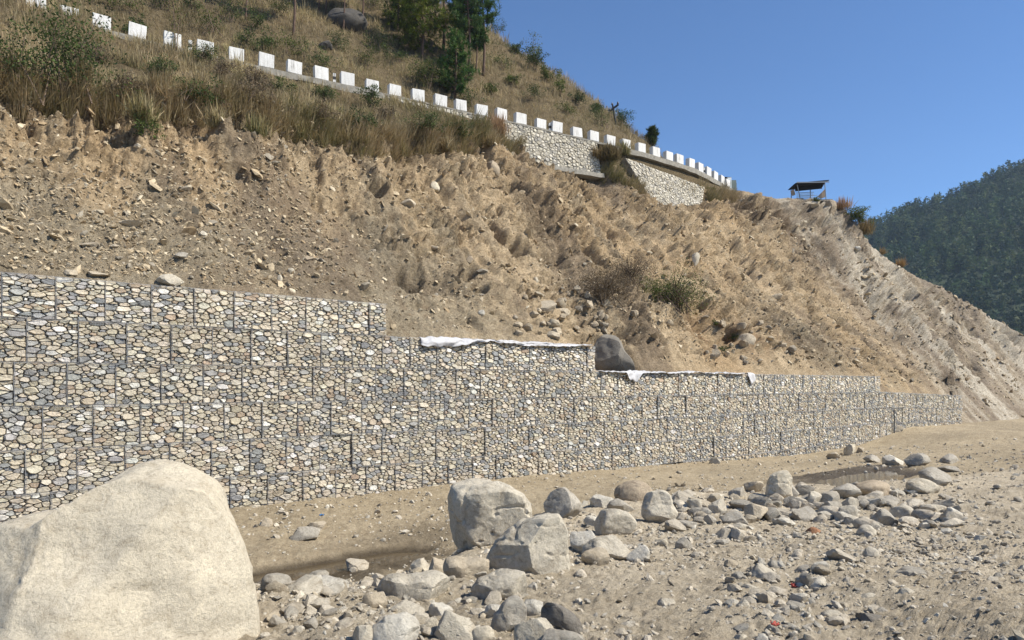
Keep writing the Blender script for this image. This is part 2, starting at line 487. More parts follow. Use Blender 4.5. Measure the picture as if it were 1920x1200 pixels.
def stone_mat(name, sc=1.0, crack=0.0):
    m_, nt, b = mat_new(name, .88, .2)
    c = coord(nt)
    n1 = noise(nt, c, 3.2 * sc, 6, .7, .8); n2 = noise(nt, c, 20 * sc, 7, .78); n3 = noise(nt, c, 95 * sc, 4, .7)
    col = attr(nt)
    col = mul(nt, col, ramp(nt, n1, [(.30, (.74, .71, .67)), (.5, (1, 1, 1)), (.70, (1.14, 1.13, 1.10))]))
    col = mul(nt, col, ramp(nt, n2, [(.32, (.66, .65, .64)), (.5, (1, 1, 1)), (.66, (1.15, 1.15, 1.15))]))
    hs = [(n1, .5, .06 / sc), (n2, .9, .03 / sc), (n3, .7, .007 / sc)]
    if crack:
        mp = nt.nodes.new('ShaderNodeMapping'); mp.inputs['Scale'].default_value = (1.0, 1.0, 1.9); mp.inputs['Rotation'].default_value = (.3, .4, 0)
        wob = nt.nodes.new('ShaderNodeMix'); wob.data_type = 'RGBA'; wob.inputs[0].default_value = .22
        nn = nt.nodes.new('ShaderNodeTexNoise'); nn.inputs['Scale'].default_value = 2.4; nt.links.new(c, nn.inputs['Vector'])
        nt.links.new(c, wob.inputs[6]); nt.links.new(nn.outputs['Color'], wob.inputs[7]); nt.links.new(wob.outputs[2], mp.inputs[0])
        v = nt.nodes.new('ShaderNodeTexVoronoi'); v.feature = 'DISTANCE_TO_EDGE'; v.inputs['Scale'].default_value = 1.5 * crack
        nt.links.new(mp.outputs[0], v.inputs['Vector'])
        cr_ = ramp(nt, v.outputs['Distance'], [(0, 0.0), (.030, 1.0)])
        fade = ramp(nt, noise(nt, c, 1.7, 3, .6), [(.36, 0.0), (.46, 1.0)])
        mk_ = nt.nodes.new('ShaderNodeMath'); mk_.operation = 'MAXIMUM'; nt.links.new(cr_, mk_.inputs[0]); nt.links.new(fade, mk_.inputs[1])
        col = mul(nt, col, ramp(nt, mk_.outputs[0], [(0, (.76, .72, .68)), (1, (1, 1, 1))]))
        hs.append((mk_.outputs[0], .6, .02))
    nt.links.new(col, b.inputs['Base Color'])
    bump(nt, b, hs)
    return m_
M['gstone'] = stone_mat('gabion_stone', 2.2)
M['rock'] = stone_mat('river_boulder', 1.3, 0.7)
M['sand'] = stone_mat('sandy_boulder', 2.6, 0.0)
M['pebble'] = stone_mat('gravel_stone', 3)

def simple(name, c, rough=.8, metal=0.0, spec=.3, var=None):
    m_, nt, b = mat_new(name, rough, spec)
    b.inputs['Base Color'].default_value = c + (1,); b.inputs['Metallic'].default_value = metal
    if var:
        sc, lo, hi = var
        n1 = noise(nt, coord(nt), sc, 6, .7)
        rg = nt.nodes.new('ShaderNodeRGB'); rg.outputs[0].default_value = c + (1,)
        nt.links.new(mul(nt, rg.outputs[0], ramp(nt, n1, [(.3, lo), (.7, hi)])), b.inputs['Base Color'])
        bump(nt, b, [(n1, .4, .02)])
    return m_
M['wire'] = simple('galvanised_wire', (.32, .32, .32), .55, .3)
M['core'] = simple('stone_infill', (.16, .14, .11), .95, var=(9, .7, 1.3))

def leaf_mat():
    m_, nt, b = mat_new('foliage', .75, .2)
    c = attr(nt)
    nt.links.new(c, b.inputs['Base Color'])
    tr = nt.nodes.new('ShaderNodeBsdfTranslucent'); nt.links.new(c, tr.inputs['Color'])
    mx = nt.nodes.new('ShaderNodeMixShader'); mx.inputs[0].default_value = .28
    out = nt.nodes['Material Output']
    nt.links.new(b.outputs[0], mx.inputs[1]); nt.links.new(tr.outputs[0], mx.inputs[2]); nt.links.new(mx.outputs[0], out.inputs[0])
    return m_
M['leaf'] = leaf_mat()
M['bark'] = simple('pine_bark', (.10, .065, .048), .95, var=(6, .6, 1.5))

def whitewash():
    m_, nt, b = mat_new('whitewashed_concrete', .85, .2)
    c = coord(nt)
    mp = nt.nodes.new('ShaderNodeMapping'); mp.inputs['Scale'].default_value = (7, 7, .7)
    oi = nt.nodes.new('ShaderNodeObjectInfo')
    ad = nt.nodes.new('ShaderNodeVectorMath'); ad.operation = 'ADD'
    cb = nt.nodes.new('ShaderNodeVectorMath'); cb.operation = 'SCALE'; cb.inputs[0].default_value = (31, 17, 23)
    nt.links.new(oi.outputs['Random'], cb.inputs['Scale'])
    nt.links.new(c, ad.inputs[0]); nt.links.new(cb.outputs[0], ad.inputs[1])
    nt.links.new(ad.outputs[0], mp.inputs[0])
    n1 = noise(nt, mp.outputs[0], 1.0, 5, .7); n2 = noise(nt, ad.outputs[0], 14, 4, .7)
    col = ramp(nt, n1, [(.28, (.12, .11, .10)), (.42, (.60, .585, .55)), (.7, (.74, .73, .70))])
    col = mul(nt, col, ramp(nt, n2, [(.3, .85), (.6, 1.03)]))
    nt.links.new(col, b.inputs['Base Color']); bump(nt, b, [(n2, .3, .02)])
    return m_
M['white'] = whitewash()
M['conc'] = simple('weathered_concrete', (.27, .25, .21), .9, var=(4, .55, 1.25))

# ------------------------------------------------------------------ the ground
def fan_faces(nr, nc):
    i = np.arange(nr - 1)[:, None] * nc; j = np.arange(nc - 1)[None]
    return np.stack([i + j, i + j + 1, i + nc + j + 1, i + nc + j], -1).reshape(-1, 4)

def lerp3(a, b, w):
    return np.asarray(a)[None] * (1 - w[:, None]) + np.asarray(b)[None] * w[:, None] if np.ndim(a) == 1 else a * (1 - w[:, None]) + np.asarray(b)[None] * w[:, None]

cx = np.concatenate([np.linspace(-2600, -260, 40)[:-1], np.linspace(-260, 2140, 560), np.linspace(2140, 3000, 40)[1:]])
U = (cx - 960) / FP
s_ = np.linspace(0, 1, 400)
rp = U * ND[0] + ND[1]
yend = np.where(rp > 20.3 / 130, 20.3 / np.maximum(rp, 1e-3), 130)
ys = np.exp(np.log(1.1) + (np.log(yend) - np.log(1.1))[None] * s_[:, None])
GX = ys * U[None]; GY = ys
GZ = ground_z(GX, GY)
gt, gr = xy2tr(GX.ravel(), GY.ravel())
gsd = edge_sd(GX.ravel(), GY.ravel())
near_c = np.array([.485, .42, .315]); far_c = np.array([.38, .315, .215])
w = smooth(gsd, -.3, 1.5)
gc = lerp3(near_c, far_c, w)
patch = fbm(st3(GX.ravel() * .33, GY.ravel() * .33, 5), 4, 77)
gc = gc * (1 + .22 * patch[:, None])
depth_pool = np.where(gt < 14, GZ.ravel() - WL, GZ.ravel() - WR)
poolmask = ((gr < 16.2) & (gt < 12) & (gsd > .2)) | ((gr < 12.6) & (gt > 21.5) & (gt < 29.5) & (gsd > .2))
wet = np.where(poolmask, 1 - smooth(depth_pool + .05 * fbm(st3(gt * 1.2, gr * 2.5, 0), 3, 78), .02, .20), 0)
wet = np.maximum(wet, .55 * blob(gt, gr, 9.0, 14.4, 2.6, .9) * (gsd > 0))
gc = lerp3(gc, (.085, .066, .042), np.clip(wet, 0, 1))
ground = mk('ground', np.stack([GX.ravel(), GY.ravel(), GZ.ravel()], -1), fan_faces(len(s_), len(cx)), M['ground'], gc, True)
a_ = ground.data.attributes.new('wet', 'FLOAT', 'POINT'); a_.data.foreach_set('value', np.clip(wet, 0, 1).astype(np.float32))
tag(ground, 'pale grey silt and gravel river bed in front of the gabion wall', kind='structure')
# the wide valley floor out to the horizon
vf = MB(); vf.add([(-3000, -3000, -5.6), (3000, -3000, -5.6), (3000, 3000, -5.6), (-3000, 3000, -5.6)], np.array([[0, 1, 2, 3]]), (.30, .26, .19))
tag(vf.build('valley_floor', M['ground']), kind='structure')
bk = MB()
gx_, gy_ = np.meshgrid(np.linspace(-60, 60, 61), np.linspace(-60, 1.5, 32))
gz_ = np.interp(np.hypot(gx_, np.minimum(gy_, 0)), [0, 25, 60], [-1.62, -2.4, -5.9]) - .01
bk.add(np.stack([gx_.ravel(), gy_.ravel(), gz_.ravel()], -1), fan_faces(32, 61), (.36, .32, .25))
tag(bk.build('near_bank', M['ground']), kind='structure')

# water
def water_mat():
    m_, nt, b = mat_new('muddy_water', .06, .5)
    b.inputs['Base Color'].default_value = (.075, .055, .032, 1)
    c = coord(nt)
    bump(nt, b, [(noise(nt, c, 3.5, 3, .5), .12, .02)])
    return m_
M['water'] = water_mat()
for (t0, t1, r0, r1, z, lab) in ((2.4, 9.4, 13.2, 14.9, WL, 'shallow brown puddle at the foot of the near bank beside the big boulder'),
                            (21.5, 28.8, 8.8, 12.2, WR, 'shallow muddy pool among the boulders at the right')):
    mb = MB(); P = [tr2xy(a, b) for a, b in ((t0, r0), (t1, r0), (t1, r1), (t0, r1))]
    mb.add([(p[0], p[1], z) for p in P], np.array([[0, 1, 2, 3]]))
    tag(mb.build('puddle' if t0 < 5 else 'pool', M['water']), lab, kind='structure')

# ------------------------------------------------------------------ the hillside
cx = np.concatenate([np.linspace(-420, -60, 40)[:-1], np.linspace(-60, 2040, 640), np.linspace(2040, 2180, 25)[1:]])
U = (cx - 960) / FP; rp = U * ND[0] + ND[1]; tp = U * WD[0] + WD[1]
rs0 = np.interp(cx, [1780, 1800, 1900, 2180], [19.55, 17.5, 13, 10])
fr = np.concatenate([np.linspace(0, 1, 300), 1 + np.linspace(0, 1, 80)[1:] ** 1.35])
rr_ = np.where(fr[:, None] <= 1, rs0[None] + (38.5 - rs0[None]) * np.minimum(fr[:, None], 1), 38.5 + (125 - 38.5) * np.clip(fr[:, None] - 1, 0, 1))
tt_ = rr_ * (tp / rp)[None]
HX, HYY, HZ = hill_xyz(tt_, rr_)
ht = tt_.ravel(); hr = rr_.ravel()
zc1 = np.interp(ht, T, c1[0]); r0_ = np.interp(ht, T, c0[0])
hg = np.clip((hr - r0_) / np.maximum(zc1 - r0_, 1), 0, 2)
q = hr * 1.35
tan_c = np.array([.46, .355, .225]); ora = np.array([.50, .365, .215]); scree = np.array([.335, .28, .195]); pale = np.array([.62, .565, .46])
dark = np.array([.155, .115, .078]); soil = np.array([.115, .09, .05])
nA = fbm(st3(ht * .16, q * .1, 4), 4, 91); nB = fbm(st3(ht * .7, q * .16, 4), 4, 92); nC = fbm(st3(ht * 1.8, q * 1.2, 2), 4, 93)
hc = np.broadcast_to(tan_c, (len(ht), 3)).copy()
hc = lerp3(hc, ora, np.clip(.35 + 1.3 * nA, 0, .9))
hc = lerp3(hc, scree, np.clip(smooth(1 - hg + .35 * nA + .3 * nB, .42, .62) * (1 - smooth(ht, 13, 21)) * .9, 0, 1))
hc = lerp3(hc, scree, np.clip(smooth(nB + .5 * nC, .05, .5) * .65, 0, 1))
hc = lerp3(hc, (.33, .215, .12), smooth(nC + nB, -.5, .3) * np.clip(1.1 * blob(ht, hr, 31.5, 22.0, 3.6, 1.6) + .8 * blob(ht, hr, 38, 22, 4, 1.0), 0, .85))
hc = lerp3(hc, scree * .8, np.clip(1.1 * blob(ht, hr, 25.5, 24, 3.4, 2.4) + .9 * blob(ht, hr, 44, 22.5, 5, 2.2), 0, .8))
rgt = smooth(ht, 52, 66)
hc = lerp3(hc, (.34, .285, .21), rgt * .8)
hc = lerp3(hc, pale, np.clip(rgt * smooth(nB + .35 * nA + .15, -.02, .28), 0, 1) * .6)
hc = lerp3(hc, (.23, .19, .15), np.clip(rgt * smooth(-nB + .3 * nC, .05, .3), 0, 1) * .6)
hc = lerp3(hc, (.17, .13, .09), np.clip((t_e := blob(ht, hr, 44, 23.5, 5.5, 2.4)) * smooth(nC, -.2, .3), 0, 1) * .75)
dk = np.clip(1.5 * blob(ht, hr, 55.5, 33.6, 6.5, 1.5) + .9 * blob(ht, hr, 61, 31, 4.5, 1.4) + .55 * blob(ht, hr, 56, 29, 4, 1.5), 0, 1)
hc = lerp3(hc, dark, dk * smooth(nC + .6 * nB, -.45, .1))
hc = lerp3(hc, (.33, .235, .13), np.clip(blob(ht, hr, 36, 33.4, 6, 1.2), 0, .6))
hc = lerp3(hc, dark * 1.1, np.clip(blob(ht, hr, 13.6, 22.6, 1.5, .5), 0, 1) * .7)  # carved hollow darkened, its shade put into the earth colour
hc = lerp3(hc, (.15, .11, .07), np.exp(-((hr - zc1 - .5 * fbm(st3(ht * .6, 0 * ht, 3), 3, 501) + .45) / .55) ** 2) * (ht < 56) * .8)  # dark band below the grass edge: shade of the undercut put into the colour
veg = smooth(hr - zc1 + .9 * nC, -.2, .6) * (ht < 62)
hc = lerp3(hc, soil, veg * .9)
hc = lerp3(hc, (.54, .42, .27), smooth(fbm(st3(ht * .28, q * .07, 44), 4, 96) + .3 * nC, .0, .35) * .8 * (1 - veg) * (1 - rgt))
hc = lerp3(hc, (.21, .16, .11), smooth(fbm(st3(ht * .35, q * .10, 54), 4, 97) + .3 * nC, .12, .42) * .7 * (1 - veg) * (1 - rgt * .5))
nD = fbm(st3(ht * 3.1, q * 2.0, 6), 5, 94, .65)
hc = hc * (1 + .16 * nC[:, None] + .28 * nD[:, None])
hc = lerp3(hc, (.20, .145, .09), smooth(nD + .5 * nB, .22, .5) * .55 * (1 - veg))
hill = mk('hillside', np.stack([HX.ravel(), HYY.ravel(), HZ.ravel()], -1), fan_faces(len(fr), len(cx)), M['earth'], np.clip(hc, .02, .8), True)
tag(hill, 'bare tan landslide slope with a grassy hillside above it', kind='structure')

# far mountain
mx = np.linspace(1380, 2900, 150); mU = (mx - 960) / FP
my = np.linspace(0, 1, 60)
vs = np.interp(mx, [1380, 1560, 1620, 1650, 1690, 1735, 1800, 1900, 2100, 2900], [.10, .19, .224, .232, .246, .258, .277, .318, .35, .42])
mya = np.where(my < .75, my / .75, 1.0)
yy = 330 + (600 - 330) * np.minimum(my[:, None] / .75, 1) + np.maximum(my[:, None] - .75, 0) * 900
zz = -8 + (vs[None] * 600 + 8) * np.minimum(my[:, None] / .75, 1) ** .9 - np.maximum(my[:, None] - .75, 0) * 500
MX = yy * mU[None]; MYY = yy + 0 * MX
def mtn_noise(x, y): return 26 * fbm(st3(np.ravel(x) * .008, np.ravel(y) * .008, 0), 4, 201) + 9 * ridged(st3(np.ravel(x) * .02, np.ravel(y) * .004, 0), 2, 207)
gate_ = np.clip(my * 3, 0, 1)[:, None] * (1 - .8 * smooth(my, .55, .75))[:, None]
MZ = zz + mtn_noise(MX, MYY).reshape(zz.shape) * gate_
mtn = mk('mountain', np.stack([MX.ravel(), MYY.ravel(), MZ.ravel()], -1), fan_faces(60, 150), simple('forest_floor', (.03, .042, .02), .95), None, True)
tag(mtn, 'distant forested mountain at the right', kind='structure')

# ------------------------------------------------------------------ vegetation builders
def strips(base, tip, sag, width, c0_, c1_):
    """tapered bent blades: 5 verts, quad + quad->tri; returns V, tris, col"""
    n = len(base)
    mid = base * .6 + tip * .4; mid[:, 2] += sag
    side = R.normal(size=(n, 3)); side[:, 2] *= .2
    side /= np.linalg.norm(side, axis=1)[:, None]
    w_ = np.reshape(width, (-1, 1))
    V = np.stack([base, mid + side * w_ * .62, mid - side * w_ * .62, tip], 1)
    k = np.arange(n)[:, None] * 4
    Ft = np.concatenate([k + np.array([[0, 1, 2]]), k + np.array([[2, 1, 3]])])
    C = np.stack([c0_, (c0_ + c1_) / 2, (c0_ + c1_) / 2, c1_], 1)
    return V.reshape(-1, 3), Ft, C.reshape(-1, 3)

STRAW = np.array([[.40, .31, .17], [.50, .40, .25], [.30, .22, .11], [.42, .31, .19]])
OLIVE = np.array([[.15, .155, .05], [.20, .185, .065], [.10, .12, .04], [.24, .20, .085]])
def tufts(P, hgt, nb, green, wid=.018, spread=.38, lean=(0.0, -.10)):
    """P (n,3) bases, hgt (n,), green (n,) 0..1 -> V,F,C"""
    n = len(P)
    b = np.repeat(P, nb, 0) + R.normal(size=(n * nb, 3)) * np.array([.09, .09, 0]) * np.repeat(hgt, nb)[:, None]
    h = np.repeat(hgt, nb) * R.uniform(.45, 1.1, n * nb)
    az = R.uniform(0, TP, n * nb); sp = np.abs(R.normal(0, spread, n * nb))
    d = np.stack([np.cos(az) * sp + lean[0], np.sin(az) * sp + lean[1], np.ones(n * nb)], -1); d /= np.linalg.norm(d, axis=1)[:, None]
    tip = b + d * h[:, None]; tip[:, 2] -= h * sp * .25
    g = np.repeat(green, nb) + R.normal(0, .12, n * nb)
    sc_ = STRAW[R.randint(0, 4, n * nb)]; oc = OLIVE[R.randint(0, 4, n * nb)]
    gg = np.clip(g, 0, 1)[:, None]
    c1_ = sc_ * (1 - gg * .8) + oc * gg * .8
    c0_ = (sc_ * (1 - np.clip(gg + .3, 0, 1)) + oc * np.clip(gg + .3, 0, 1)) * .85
    return strips(b, tip, h * .08, h * wid / .6 + .004, c0_, c1_)

class Acc:
    def __init__(s): s.V = []; s.F = []; s.C = []; s.n = 0
    def add(s, V, Fc, C): s.V.append(V); s.F.append(np.asarray(Fc) + s.n); s.C.append(C); s.n += len(V)
    def build(s, name, mat, parent=None, org=None):
        V = np.concatenate(s.V)
        if org is not None: V = V - np.asarray(org)
        return mk(name, V, np.concatenate(s.F), mat, np.clip(np.concatenate(s.C), .005, .9), False, parent, None if parent or org is None else org)

def leaf_cloud(acc, centres, rad, per, size, cols, flat=.75):
    """irregular leaf clumps: per triangles-quads around each centre"""
    n = len(centres) * per
    c = np.repeat(centres, per, 0); r = np.repeat(np.broadcast_to(rad, (len(centres),)), per)
    d = R.normal(size=(n, 3)); d /= np.linalg.norm(d, axis=1)[:, None]
    p = c + d * (r * R.uniform(.2, 1.0, n) ** .6)[:, None] * np.array([1, 1, flat])
    a = R.normal(size=(n, 3)); a /= np.linalg.norm(a, axis=1)[:, None]
    b = np.cross(a, R.normal(size=(n, 3))); b /= np.linalg.norm(b, axis=1)[:, None]
    s_ = (size * R.uniform(.6, 1.3, n))[:, None]
    V = np.stack([p - a * s_, p + b * s_ * .45, p + a * s_, p - b * s_ * .45], 1).reshape(-1, 3)
    k = np.arange(n)[:, None] * 4
    cc = cols[R.randint(0, len(cols), len(centres))]; cc = np.repeat(cc, per, 0) * R.uniform(.75, 1.3, (n, 1))
    acc.add(V, np.concatenate([k + [[0, 1, 2]], k + [[0, 2, 3]]]), np.repeat(cc, 4, 0))

GREENS = np.array([[.055, .085, .022], [.08, .11, .03], [.04, .062, .02], [.10, .12, .04]])
BROWNS = np.array([[.15, .115, .07], [.20, .15, .09], [.11, .085, .055], [.25, .19, .12]])
def near_block(X):
    k = int(np.argmin([abs(b_ - X) for b_ in bX_[1:]])) + 1
    return ordinal(k)
bX_ = [68, 130, 190, 257, 323, 384, 443, 499, 551, 602, 651, 697, 739, 783, 825, 863, 902, 939, 975, 1013, 1043, 1081, 1112, 1143, 1172, 1201, 1228, 1252, 1272, 1294, 1311, 1326, 1339, 1352, 1362]
def shrub(name, p, wdt, hgt, label, group=None, cols=GREENS, dens=1.0, stems=7, leaf=.07, stemcol=(.14, .10, .07), twigs=0, cat='shrub', seed=0):
    rt = empty(name, p)
    tag(rt, label, cat, group)
    mb = MB(); tips = []
    for k in range(stems):
        az = R.uniform(0, TP); sp = R.uniform(.15, 1.0) * wdt * .45
        e = np.array([math.cos(az) * sp, math.sin(az) * sp, hgt * R.uniform(.55, .95)])
        b_ = np.array([*R.normal(0, wdt * .13, 2), -.15])
        if cat in ('tree', 'sapling', 'conifer'): b_[:2] = 0
        pts = [b_, (e + b_) * .5 + np.array([0, 0, hgt * .06]), e]
        mb.tube(pts, [.018 * hgt ** .5, .013 * hgt ** .5, .006], 4, stemcol)
        tips.append(e); tips.append(e * .65)
        for j in range(2 + twigs):
            e2 = e * R.uniform(.4, 1) + R.normal(size=3) * np.array([wdt * .2, wdt * .2, hgt * .16])
            e2[2] = max(e2[2], .1)
            mb.tube([e * R.uniform(.3, .6), e2], [.012, .004], 3, stemcol); tips.append(e2)
    mb.build('stem', M['bark2'], rt)
    tips = np.array(tips)
    acc = Acc()
    per = max(6, int(26 * dens))
    cent = np.concatenate([tips, tips * R.uniform(.5, 1.05, (len(tips), 1)) + R.normal(size=tips.shape) * np.array([.12 * wdt, .12 * wdt, .1 * hgt])])
    cent[:, 2] = np.maximum(cent[:, 2], .08)
    leaf_cloud(acc, cent, .17 * (wdt + hgt) * .5, per, leaf, cols)
    acc.build('foliage', M['leaf'], rt)
    return rt
M['bark2'] = (lambda: (lambda m_nt: (m_nt[1].links.new(attr(m_nt[1]), m_nt[2].inputs['Base Color']), m_nt[0])[1])(mat_new('shrub_stem', .9, .2)))()

def pine(name, p, hgt, crown0, wdt, label, group=None, cols=None, trunk_r=.13, dens=1.0, lean=(0, 0)):
    """tall chir pine: bare trunk, whorls of limbs ending in bursts of long needles"""
    cols = (GREENS * np.array([.75, .95, .8]) if cols is None else cols) * np.array([1.5, 1.35, 1.3])
    rt = empty(name, p); tag(rt, label, 'pine tree', group)
    L = np.array([lean[0], lean[1], 1.0])
    mb = MB()
    zz_ = np.linspace(-.3, hgt, 9)
    path = np.stack([zz_ * L[0] + .12 * np.sin(zz_ * .6), zz_ * L[1], zz_], -1)
    mb.tube(path, trunk_r * np.linspace(1, .15, 9) ** .8, 7)
    mb.build('trunk', M['bark'], rt, smooth_=True)
    lb = MB(); tips = []; td = []
    z = crown0
    while z < hgt * .99:
        k = (z - crown0) / (hgt - crown0 + 1e-6)
        prof = (math.sin(math.pi * min(.98, .25 + .72 * k))) ** .8
        for j in range(R.randint(3, 6)):
            az = R.uniform(0, TP); ln = wdt * .5 * prof * R.uniform(.55, 1.1)
            b0 = np.array([z * L[0] + .12 * math.sin(z * .6), z * L[1], z])
            dv = np.array([math.cos(az), math.sin(az), R.uniform(.1, .5)])
            e = b0 + dv * ln
            lb.tube([b0, b0 + dv * ln * .5 - np.array([0, 0, .05]), e], [.035, .022, .008], 4)
            nt_ = max(4, int(ln * 7 * dens))
            for a in np.linspace(.35, 1.0, nt_):
                tips.append(b0 + dv * ln * a + R.normal(size=3) * .16 * wdt * .5 * a); td.append(dv)
        z += R.uniform(.28, .5) * (hgt - crown0) / 5 * .9
    lb.build('limb', M['bark'], rt)
    tips = np.array(tips)
    nb = int(20)
    n = len(tips) * nb
    c = np.repeat(tips, nb, 0)
    d = R.normal(size=(n, 3)) + np.repeat(np.array(td), nb, 0) * .6 + np.array([0, 0, .25]); d /= np.linalg.norm(d, axis=1)[:, None]
    ln = R.uniform(.2, .46, n)
    cc = np.repeat(cols[R.randint(0, len(cols), len(tips))], nb, 0) * R.uniform(.7, 1.35, (n, 1))
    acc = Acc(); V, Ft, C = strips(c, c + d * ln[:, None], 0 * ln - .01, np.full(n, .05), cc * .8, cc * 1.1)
    acc.add(V, Ft, C)
    acc.build('crown', M['leaf'], rt)
    return rt

def P3(X, Y, rmin=19.8): 
    h = hit_hill(X, Y, rmin); return h

# ------------------------------------------------------------------ gabion wall
def clip(poly, nx, ny, c):
    """keep nx*x+ny*y <= c"""
    out = []; n = len(poly)
    for i in range(n):
        a = poly[i]; b = poly[(i + 1) % n]
        da = nx * a[0] + ny * a[1] - c; db = nx * b[0] + ny * b[1] - c
        if da <= 0: out.append(a)
        if (da < 0) != (db < 0) and da != db:
            k = da / (da - db); out.append((a[0] + (b[0] - a[0]) * k, a[1] + (b[1] - a[1]) * k))
    return out

def pack(w, h, rg, asp=1.45, classes=((.15, 2), (.118, 6), (.088, 12), (.062, 26), (.042, 40)), tries=26):
    """power diagram of unequal stones filling w x h; returns polygons"""
    hh = h * asp; pts = []; k_area = w * h
    for r, cnt in classes:
        want = max(1, int(round(cnt * k_area))) if cnt * k_area > .5 else 0
        got = 0
        for _ in range(want * tries):
            x = rg.uniform(r * .5, w - r * .5); y = rg.uniform(r * .5, hh - r * .5)
            ok = True
            for (px, py, pr) in pts:
                if (px - x) ** 2 + (py - y) ** 2 < ((pr + r) * .90) ** 2: ok = False; break
            if ok:
                pts.append((x, y, r)); got += 1
                if got >= want: break
    res = []
    for i, (x, y, r) in enumerate(pts):
        poly = [(0, 0), (w, 0), (w, hh), (0, hh)]
        for j, (a, b, s) in enumerate(pts):
            if i == j: continue
            dx, dy = a - x, b - y; d2 = dx * dx + dy * dy
            if d2 > .36: continue
            c = (a * a + b * b - x * x - y * y + r * r - s * s) * .5
            poly = clip(poly, dx, dy, c)
            if len(poly) < 3: break
        if len(poly) < 3: continue
        P = np.array([(p[0], p[1] / asp) for p in poly])
        xs, ysx = P[:, 0], P[:, 1]; xn, yn = np.roll(xs, -1), np.roll(ysx, -1)
        cr = xs * yn - xn * ysx; A = cr.sum() / 2
        if A < .0011: continue
        cxy = np.array([((xs + xn) * cr).sum(), ((ysx + yn) * cr).sum()]) / (6 * A)
        res.append((P, cxy, A))
    return res

TONES = {'cream': (.53, .475, .375), 'tan': (.45, .385, .285), 'grey': (.33, .32, .295), 'slate': (.25, .25, .24), 'white': (.62, .59, .53), 'buff': (.50, .435, .33), 'brown': (.36, .28, .20)}
def tone(rg, greyness=.2, pale_=.5):
    k = rg.random_sample() if hasattr(rg, 'random_sample') else rg.random()
    if k < greyness: c = TONES['grey'] if rg.uniform(0, 1) < .6 else TONES['slate']
    else:
        k = rg.uniform(0, 1)
        c = TONES['cream'] if k < .30 + .15 * pale_ else TONES['buff'] if k < .62 + .1 * pale_ else TONES['tan'] if k < .86 else TONES['white'] if k < .95 else TONES['brown']
    return np.array(c) * np.array([1.04, 1.045, 1.05]) * rg.uniform(.86, 1.10) * (1 + rg.uniform(-.02, .02, 3))

def stone_geo(P, cxy, A, rg, K=11, gap=.006, back=True):
    """a rounded stone standing in the face: outline P, x right, y into the wall, z up; centred on cxy"""
    reff = math.sqrt(A / math.pi)
    Q = (P - cxy) * max(.82, 1 - gap / reff)
    pts = []
    n = len(Q); per_ = np.linalg.norm(np.roll(Q, -1, 0) - Q, axis=1).sum()
    for i in range(n):
        a, b, c = Q[i - 1], Q[i], Q[(i + 1) % n]
        la, lc = np.linalg.norm(b - a), np.linalg.norm(c - b)
        cu = rg.uniform(.05, .20)
        if min(la, lc) < per_ * .07 or K < 9: pts.append(b * .9 + (a + c) * .05)
        else:
            pts.append(b + (a - b) * min(cu, .3 * per_ / n / la)); pts.append(b + (c - b) * min(cu * rg.uniform(.7, 1.3), .3 * per_ / n / lc))
        if lc > per_ * .2 and K > 8: pts.append((b + c) / 2 * rg.uniform(.95, 1.035))
    O = np.array(pts); K = len(O)
    O = O * (1 + rg.uniform(-.035, .035, (K, 1)))
    ext = O.max(0) - O.min(0); mn = min(ext)
    bulge = mn * rg.uniform(.10, .28); tilt = rg.uniform(-.25, .25, 2)
    y0 = rg.uniform(-.012, .030)
    rings = ([(.86, .11)] if back else []) + ([(1.0, .016 + mn * .04), (rg.uniform(.74, .88), -bulge * .8)])
    V = []
    for s, dy in rings:
        ring = O * s; yv = dy + y0 + ring @ tilt + rg.uniform(-.09, .09, K) * mn * (.8 if s < .9 else .3)
        V.append(np.stack([ring[:, 0], yv, ring[:, 1]], -1))
    cc = rg.uniform(-.15, .15, 2) * ext
    V.append(np.array([[cc[0], y0 - bulge * rg.uniform(.7, .95) + cc @ tilt, cc[1]]]))
    V = np.concatenate(V)
    nr = len(rings)
    i = np.arange(nr - 1)[:, None] * K; j = np.arange(K)[None]; j2 = (j + 1) % K
    q = np.stack([i + j, i + j2, i + K + j2, i + K + j], -1).reshape(-1, 4)
    e = (nr - 1) * K; j = np.arange(K)
    tr = np.stack([e + j, e + (j + 1) % K, np.full(K, nr * K)], -1)
    return V, q, tr

WROT = math.atan2(WD[1], WD[0])
_net = {}
def netting(wd, h):
    key = (round(wd, 2), round(h, 2))
    if key in _net: return _net[key]
    mb = MB(); a = .10; b = .058; row = 0; z = 0
    k = 0
    while z < h:
        x = -(a / 2) * (row % 2)
        while x < wd:
            pts = [(x, 0, z), (x + a / 2, 0, z + b * .5), (x + a, 0, z)]
            pts = [(min(max(p[0], 0), wd), -.022 - .012 * math.sin(9 * p[0] + 5 * p[2]), min(p[2], h)) for p in pts]
            if pts[0][0] < pts[1][0] < pts[2][0]:
                mb.tube(pts, .0016, 3, cap=False)
                if z + b * 1.5 < h: mb.tube([pts[1], (pts[1][0], pts[1][1], z + b * 1.5)], .0022, 3, cap=False)
            x += a
        z += b * 1.5; row += 1
    o = mb.build('wire_netting', M['wire'])
    me = o.data; bpy.data.objects.remove(o); _net[key] = me
    return me

